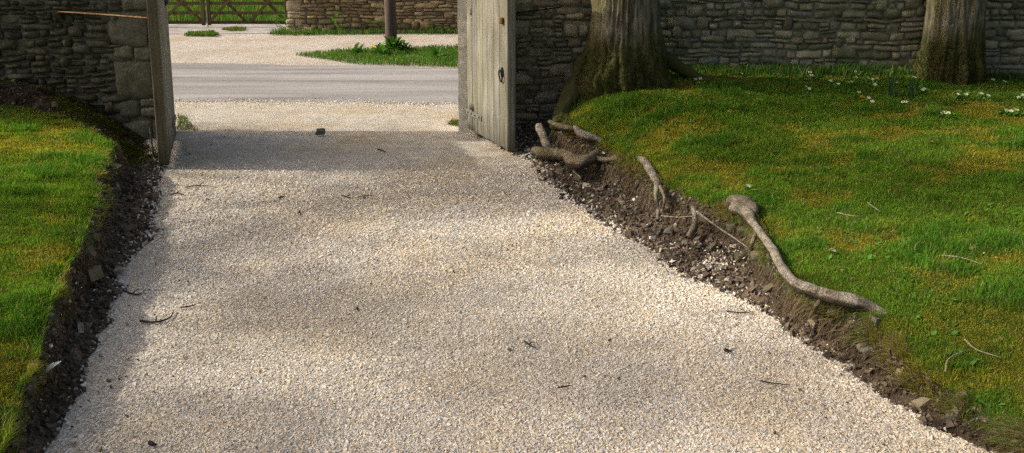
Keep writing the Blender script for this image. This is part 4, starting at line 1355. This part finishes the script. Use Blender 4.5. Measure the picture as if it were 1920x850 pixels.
SHADE.append(((2.4, 8.8), 1.0, .5, -2.5)); SHADE.append(((5.4, 8.95), 1.0, .5, -2.5)); SHADE.append(((.9, 9.0), .8, .4, -.15))
def shade_d(x, y):
    x, y = np.asarray(x), np.asarray(y)
    n = fbm(x * .95 + 3, y * 3.0, 2.0, 3)
    d = .04 + 1.8 * (n - .5) + .27 * (x < 1.5) * (x > -2.6) * (y < 8)
    for c, sx, sy, a in SHADE:
        d = d + a * np.exp(-((x - c[0]) / sx) ** 2 - ((y - c[1]) / sy) ** 2)
    return np.clip(d, 0, 1) ** 1.3
NT = 3500
gx, gy = rng.uniform(-6.5, 6.5, NT), rng.uniform(1.5, 9.6, NT)
acc = rng.random(NT) < shade_d(gx, gy)
gx, gy = gx[acc], gy[acc]
dist = gx - rng.uniform(-17.5, -9.5, len(gx))
tt = dist / (math.cos(SUN_EL) * math.cos(SUN_AHEAD))
cl = np.stack([gx, gy, np.full(len(gx), .25)], 1) + sunv[None] * tt[:, None]
TR = [((-13.0, 0.7), "budding tree out on the sunny side nearest the viewer"), ((-15.0, 8.35), "budding tree by the dark wall on the sunny side")]
own = np.argmin(np.stack([(cl[:, 0] - x) ** 2 * .4 + (cl[:, 1] - y) ** 2 for (x, y), _ in TR]), 0)
for k, ((x, y), lab) in enumerate(TR):
    pts = cl[own == k] - np.array([x, y, .5])
    t = empty("tree", (x, y, .5))
    tag(t, lab, "tree")
    mb = MB(); add_tube(mb, [(0, 0, -.6), (.05, 0, 2.5), (0, .1, 6.5), (.1, 0, 11.5)], [.26, .17, .12, .02], n=40, seg=18, rough=.15, rs=3, seed=k)
    mb.build("trunk", M_bark2, t, smooth=True)
    mbB, mbL = MB(), MB()
    rr = random.Random(k)
    idx = list(range(len(pts))); rr.shuffle(idx)
    limbs = []
    for i in idx[:16]:
        e = pts[i]; h = max(2.0, e[2] * .55)
        c = add_tube(mbB, [(0, 0, h), (e * np.array([.5, .5, 0]) + np.array([0, 0, h * .45 + e[2] * .55])), e], [.045, .028, .006], n=10, seg=6)
        limbs.append(c)
    LP = np.concatenate([c[2:] for c in limbs])
    for q in pts:
        j = np.argmin(((LP - q) ** 2).sum(1))
        add_tube(mbB, [LP[j], q], [.004, .002], n=3, seg=4)
    crown_cloud(mbL, mbB, None, pts, 24, .52, (.07, .12, .02))
    mbB.build("limbs", M_bark2, t, smooth=True)
    mbL.build("crown", M_leaf, t)

# ------------------------------------------------------------------ across the road
q = P(733, 93)
t = empty("telegraph_pole", (q[0], q[1] + .1, 0))
tag(t, "brown round wooden pole standing in the grass verge across the road", "pole")
mb = MB(); add_tube(mb, [(0, 0, -.3), (-.02, 0, 3), (-.05, 0, 7.5)], [.118, .108, .085], n=30, seg=24, rough=.02, rs=5)
mb.build("shaft", M_pole, t, smooth=True)
mb = MB(); add_box(mb, (-.55, -.16, 7.0), (.45, -.09, 7.1), (1, 1, 1), .006); mb.build("crossarm", M_pole, t)

def poly_scatter(poly, n, z=0.0):
    w_ = np.array([P(a, b_, z)[:2] for a, b_ in poly])
    lo_, hi_ = w_.min(0), w_.max(0)
    p_ = rng.uniform(lo_, hi_, (n * 3, 2))
    ins = np.zeros(len(p_), bool)
    j = len(w_) - 1
    for i in range(len(w_)):
        cnd = ((w_[i, 1] > p_[:, 1]) != (w_[j, 1] > p_[:, 1])) & (p_[:, 0] < (w_[j, 0] - w_[i, 0]) * (p_[:, 1] - w_[i, 1]) / (w_[j, 1] - w_[i, 1] + 1e-9) + w_[i, 0])
        ins ^= cnd
        j = i
    p_ = p_[ins][:n]
    return np.c_[p_, np.full(len(p_), z)]

def tall_grass(name, pts, L0, L1, wd, label, base=(.07, .16, .02), lean=.5):
    n = len(pts)
    c = np.array(base) * rng.uniform(.55, 1.5, n)[:, None]
    y_ = rng.random(n) < .12
    c[y_] = np.array([.24, .22, .09]) * rng.uniform(.6, 1.2, y_.sum())[:, None]
    cl_ = .5 + fbm(pts[:, 0] * 2.2, pts[:, 1] * 2.2, 1.0, 3)
    mb = MB()
    add_blades(mb, pts, rng.uniform(L0, L1, n) * cl_, np.full(n, wd) * rng.uniform(.6, 1.4, n), c, lean=lean)
    tag(mb.build(name, M_grass), label, "grass", None, "stuff")
verge = [(553, 104), (600, 99), (660, 95), (760, 92), (900, 90), (960, 92), (960, 132), (862, 127), (760, 124), (680, 122), (640, 117), (595, 110)]
tall_grass("verge_grass", poly_scatter(verge, 12000), .05, .13, .005, "lush green grass verge around the foot of the pole", (.07, .17, .02), .7)
foot = [(500, 66), (540, 56), (560, 50), (900, 50), (900, 64), (700, 65), (560, 67)]
tall_grass("wall_foot_grass", poly_scatter(foot, 9000), .05, .17, .006, "strip of grass along the foot of the golden stone wall", (.06, .15, .02), .6)
tall_grass("track_grass", poly_scatter([(345, 68), (352, 63), (400, 62), (412, 66), (400, 69)], 1200), .05, .12, .006, "small grass patch on the track before the field gate", (.07, .15, .02))
tall_grass("track_grass", poly_scatter([(415, 56), (440, 53), (462, 54), (460, 58), (430, 59)], 700), .04, .09, .006, "worn grass patch in the middle of the track", (.12, .16, .03))
n = 34000
fx = rng.uniform(-17, -2.0, n); fy = 22.6 + rng.random(n) ** 1.5 * 24
fx = fx * (fy / 26)
keep = (fx + 8.0) ** 2 / 2.8 ** 2 + (fy - 22.4) ** 2 / .9 ** 2 > 1
tall_grass("field_grass", np.stack([fx, fy, np.full(n, -.03)], 1)[keep], .14, .42, .011, "long bright meadow grass growing behind the field gate", (.075, .165, .022), .5)
tall_grass("drive_edge_grass", poly_scatter([(332, 244), (334, 218), (350, 222), (362, 240), (374, 246)], 420), .03, .08, .003, "yellowish grass tuft in gravel at the heel of the shaded gate leaf", (.10, .14, .02), .9)
tall_grass("drive_edge_grass", poly_scatter([(838, 234), (850, 226), (862, 228), (862, 238)], 260), .02, .05, .003, "faint grass tuft in gravel at the foot of the pale gate post", (.10, .13, .02), .9)

# field gates
YG = 22.2
def gx_(px_): return PY(px_, 40, YG)[0]
xh, xc = gx_(545), gx_(387)
def bar(mb, a, b_, hw, th, col=(1, 1, 1)):
    a, b_ = np.array(a, float), np.array(b_, float)
    d = b_ - a; L = np.linalg.norm(d)
    ang = math.atan2(d[2], d[0])
    M_ = Matrix.Translation(Vector((a + b_) / 2)) @ Matrix.Rotation(-ang, 4, 'Y')
    add_box(mb, (-L / 2, -th, -hw), (L / 2, th, hw), col, .004, M_)
def field_gate(x0, x1, hinge_first, label):
    t = empty("field_gate", (min(x0, x1), YG, 0))
    tag(t, label, "field gate")
    L = abs(x1 - x0)
    zs = [.12, .36, .60, .84, 1.14]
    for z in zs:
        mb = MB(); bar(mb, (.04, 0, z), (L - .04, 0, z), .04 if z < 1.1 else .05, .015, (.9, .9, .9)); mb.build("bar", M_fieldwood, t)
    for x in (.04, L - .04):
        mb = MB(); add_box(mb, (x - .04, -.045, .05), (x + .04, .045, 1.22), (1.15, 1.12, 1.05), .006); mb.build("stile", M_fieldwood, t)
    npan = max(1, round(L / 1.1))
    W_ = L / npan
    for k in range(npan):
        for a, b_ in (((k * W_ + .05, -.032, .12), ((k + 1) * W_ - .05, -.032, 1.1)), (((k + 1) * W_ - .05, .032, .12), (k * W_ + .05, .032, 1.1))):
            mb = MB(); bar(mb, a, b_, .038, .012, (1, .98, .9)); mb.build("brace", M_fieldwood, t)
    return t, L
tg, Lg = field_gate(xc + .03, xh - .05, False, "brown cross-braced field gate beside the golden wall's end")
mb = MB(); add_tube(mb, [(.02, -.06, .55), (.02, -.06, -.02)], .012, n=6, seg=8); mb.build("drop_bolt", M_zinc, tg)
tg2, _ = field_gate(xc - 2.35, xc - .03, True, "brown cross-braced field gate partly hidden by the shaded gate leaf")
t = empty("gate_post", (xc - 2.5, YG, 0)); tag(t, "plain wooden field gate post hidden beyond the shaded gate leaf", "gate post")
mb = MB(); add_box(mb, (-.09, -.09, -.2), (.07, .09, 1.4), (1, 1, 1), .02); mb.build("shaft", M_fieldwood, t)

# ------------------------------------------------------------------ plants
def leafy(name, loc, n, L, W, h, col, label, cat, group=None, flowers=0, fcol=None):
    t = empty(name, loc)
    tag(t, label, cat, group)
    mb = MB()
    for k in range(n):
        az = random.uniform(0, 6.28)
        r_ = random.random()
        base = (math.cos(az) * r_ * h * .5, math.sin(az) * r_ * h * .5, random.uniform(0, .8) * h * (1 - r_ * .5))
        add_leaf(mb, base, az + random.gauss(0, .5), L * random.uniform(.6, 1.2), W * random.uniform(.6, 1.2), random.uniform(.1, 1.1), random.uniform(.2, .9), np.array(col) * random.uniform(.55, 1.4))
    mb.build("leaf_clump", M_leaf, t)
    mb = MB()
    for k in range(5):
        az = random.uniform(0, 6.28)
        add_tube(mb, [(0, 0, -.02), (math.cos(az) * h * .2, math.sin(az) * h * .2, h * .9)], [.006, .003], n=3, seg=4, col=(.07, .14, .03))
    mb.build("stems", M_leaf, t)
    return t
WE = "weeds along the foot of the golden wall"
GRN = (.055, .15, .02)
leafy("weed_plant", P(738, 99), 90, .18, .04, .32, GRN, "bushy broad-leaved weed hugging the foot of the pole", "weed", "weeds on the grass verge")
leafy("weed_plant", P(757, 100), 40, .15, .03, .22, GRN, "leafy weed just beside the pole's bushy weed", "weed", "weeds on the grass verge")
leafy("weed_plant", P(665, 104), 30, .20, .035, .16, GRN, "low dark dock plant near the tapering end of the verge", "weed", "weeds on the grass verge")
leafy("weed_plant", P(715, 105), 30, .20, .04, .16, (.08, .2, .03), "bright upright dock leaves between dandelion and pole", "weed", "weeds on the grass verge")
leafy("weed_plant", P(820, 110), 26, .20, .035, .15, GRN, "low dock plant on the verge close to the gate post", "weed", "weeds on the grass verge")
for px_, py_, n, h, lab in [(547, 56, 40, 0.51, "leafy weed at the corner of the golden wall by the field gate"), (575, 60, 36, 0.32, "low weed under the pale corner stones of the golden wall"),
        (603, 60, 34, 0.32, "low spreading weed left of the tallest wall weed"), (632, 60, 60, 0.58, "tallest bushy weed against the golden wall left of the pole"),
        (655, 60, 34, 0.35, "small weed right beside the tallest wall weed"), (704, 60, 50, 0.52, "dark weed against the golden wall just left of the pole"),
        (752, 60, 40, 0.41, "weed against the golden wall just right of the pole"), (800, 61, 30, 0.29, "low weed at the golden wall midway from pole to gate post"), (853, 58, 80, .7, "tall green weed climbing the golden wall beside the gate post")]:
    q = P(px_, py_)
    leafy("weed_plant", q, int(n * 1.6), .17, .045, h * 1.35, (.075, .19, .028), lab, "weed", WE)

def flower_head(mb, c, r, col, ccol, up=(0, -.4, 1)):
    u = Vector(up).normalized()
    M_ = u.to_track_quat('Z', 'Y').to_matrix()
    a0 = random.uniform(0, 6.28)
    for k in range(5):
        a = a0 + k * 2 * math.pi / 5
        pts = np.array([(0, 0, 0), (.62, -.46, .15), (1, -.2, .2), (.9, 0, .16), (1, .2, .2), (.62, .46, .15)]) * r
        R_ = np.array([[math.cos(a), -math.sin(a), 0], [math.sin(a), math.cos(a), 0], [0, 0, 1]])
        v_ = (np.array(M_) @ (R_ @ pts.T)).T + c
        mb.add(v_, [np.array([[0, 1, 2, 3]]), np.array([[0, 3, 4, 5]])], col)
    a = np.linspace(0, 2 * math.pi, 7)[:-1]
    v_ = (np.array(M_) @ (np.stack([np.cos(a) * .24 * r, np.sin(a) * .24 * r, np.full(6, .16 * r)])).astype(float)).T + c
    mb.add(v_, [np.array([[0, 1, 2, 3, 4, 5]])], ccol)

def primrose(pxs, label, leaves=15):
    cs = [onlawn(a, b_ + 6, HR) for a, b_ in pxs]
    base = np.mean(cs, 0)
    t = empty("primrose", base)
    tag(t, label, "primrose", "white primroses dotted over the lawn")
    mb = MB()
    for c in cs:
        for k in range(leaves):
            add_leaf(mb, c - base + np.array([random.gauss(0, .04), random.gauss(0, .03), 0]), random.uniform(0, 6.28), random.uniform(.04, .10), random.uniform(.010, .018), random.uniform(.3, 1.0), .7, np.array((.125, .26, .04)) * random.uniform(.7, 1.4))
    mb.build("leaf_rosette", M_leaf, t)
    for (a, b_), c in zip(pxs, cs):
        h = psize(7, c)
        mb = MB()
        top = c - base + np.array([0, 0, h + .012])
        add_tube(mb, [c - base, top], .0025, n=3, seg=4, col=(.08, .15, .04))
        flower_head(mb, top, .0195 * random.uniform(.85, 1.15), (.80, .79, .58), (.66, .55, .08), (random.gauss(0, .3), -.5 + random.gauss(0, .2), 1))
        mb.build("flower", M_petal, t)
PR = [
    ([(1133, 147)], "single primrose at the foot of the big trunk nearest the gate"),
    ([(1165, 149)], "single primrose in front of the middle of the big trunk"),
    ([(1213, 157), (1216, 168)], "stacked pair of primrose blooms before the big trunk's flared root"),
    ([(1247, 166)], "tiny lone primrose a little past the stacked pair"),
    ([(1304, 152), (1309, 158), (1313, 151), (1307, 149)], "tight bright primrose bunch by the end of the big trunk's root"),
    ([(1210, 213), (1224, 217), (1208, 228)], "three drooping white blooms on the sunny mossy crest"),
    ([(1390, 141)], "lone white bloom at the wall foot past the big trunk's root"),
    ([(1462, 144)], "lone bloom in dark growth at the middle of the wall foot"),
    ([(1518, 139), (1521, 145)], "two tall blooms close to the wall foot midway between the trees"),
    ([(1511, 166), (1517, 170)], "low pair of blooms below the two tall ones"),
    ([(1557, 155), (1563, 153), (1571, 161)], "three blooms starting the long primrose drift toward the farther tree"),
    ([(1590, 158), (1596, 157)], "small pair in the primrose drift between its two larger clusters"),
    ([(1607, 143), (1603, 138), (1612, 138), (1605, 148)], "dense primrose cluster high in the drift near the wall"),
    ([(1636, 126), (1632, 124), (1640, 122)], "uppermost primrose cluster against the wall stones"),
    ([(1627, 150), (1636, 152), (1644, 150), (1636, 157), (1640, 162)], "five-bloom primrose cluster below the uppermost one"),
    ([(1663, 136), (1670, 130), (1667, 122)], "white blooms just above the daffodil leaves"),
    ([(1682, 159)], "single bloom between the two daffodil leaf tufts"),
    ([(1702, 135), (1707, 136)], "pale pair before the wall left of the farther trunk"),
    ([(1714, 149)], "single bloom atop the second daffodil tuft"),
    ([(1725, 166), (1732, 170), (1729, 172)], "trio of blooms right below the farther trunk's bright edge"),
    ([(1610, 177)], "lone bloom beside the orange flower on open lawn"),
    ([(1628, 187), (1635, 194)], "descending pair of blooms on open lawn below the drift"),
    ([(1692, 195), (1698, 195)], "wide double bloom on open lawn below the daffodils"),
    ([(1754, 128)], "single bloom touching the base of the farther trunk"),
    ([(1799, 176), (1811, 181), (1794, 181)], "blooms on lawn just below the mossy hump"),
    ([(1839, 179), (1852, 183)], "pair of round blooms on lawn past the mossy hump"),
    ([(1767, 215), (1777, 216)], "lowest pair of blooms on the shaded lawn"),
    ([(1876, 123)], "lone bloom high against the wall past the farther trunk"),
    ([(1876, 138), (1882, 140), (1902, 135)], "blooms at the wall foot past the farther trunk"),
    ([(1882, 156), (1861, 153)], "two blooms under the wall-foot group past the farther trunk"),
    ([(1909, 186), (1916, 182)], "pair of blooms at the picture's far side"),
    ([(1886, 211), (1895, 212), (1905, 210)], "row of three blooms low on the lawn near the picture's edge"),
    ([(1402, 353)], "single white flower on the sunny lawn above the knotted root head"),
]
for a, b_ in PR: primrose(a, b_)

def daff(px_, py_, n, h, label, bud):
    c = onlawn(px_, py_, HR)
    t = empty("daffodil", c)
    tag(t, label, "daffodil", "daffodils near the farther tree")
    mb = MB()
    p_ = np.c_[rng.normal(0, .035, (n, 2)), np.zeros(n)]
    add_blades(mb, p_, rng.uniform(.6, 1.1, n) * h, np.full(n, .006), np.array([.05, .115, .05]) * rng.uniform(.7, 1.3, n)[:, None], lean=.22)
    mb.build("leaf_tuft", M_leaf, t)
    if bud:
        mb = MB()
        add_tube(mb, [(0, 0, 0), (.03, 0, h * .6), (.07, -.01, h * 1.05)], [.005, .004, .003], n=6, seg=5, col=(.07, .14, .04))
        flower_head(mb, np.array([.07, -.01, h * 1.05]), .022, (.75, .52, .03), (.7, .35, .02), (.6, -.6, .4))
        mb.build("flower", M_petal, t)
daff(1668, 184, 16, .27, "daffodil tuft with tall leaves and one yellow bud", True)
daff(1712, 186, 14, .25, "daffodil tuft of tall leaves without a bud nearer the farther trunk", False)

def dandelion(c, r_, label):
    t = empty("dandelion", c); tag(t, label, "dandelion")
    mb = MB(); add_tube(mb, [(0, 0, 0), (0, 0, .03)], .003, n=3, seg=4, col=(.08, .14, .04)); mb.build("stem", M_leaf, t)
    mb = MB()
    for k in range(4): flower_head(mb, np.array([0, 0, .03 + .003 * k]), r_ * (1 - .15 * k), (.80, .50, .01), (.75, .42, .01), (0, -.4, 1))
    mb.build("flower", M_petal, t)
dandelion(onlawn(1368, 216, HR), .028, "yellow dandelion on the shaded lawn between the trees")
dandelion(onlawn(1412, 137, HR), .018, "tiny yellow flower at the wall foot near the big trunk's root")
dandelion(onlawn(1617, 188, HR), .026, "orange yellow flower on lawn below the primrose drift")
dandelion(P(699, 104) + np.array([0, 0, .12]), .05, "yellow dandelion in the verge grass beside the pole")

# dark growth at the foot of the long wall
gw = np.stack([rng.uniform(.9, 6.8, 5200), WALL_R - .06 - np.abs(rng.normal(0, .12, 5200)), np.zeros(5200)], 1)
gw[:, 2] = HR(gw[:, 0], gw[:, 1]) - .01
tall_grass("wall_foot_grass", gw, .04, .16, .0042, "dark grass and ivy growing along the foot of the long rubble wall", (.06, .14, .022), .8)
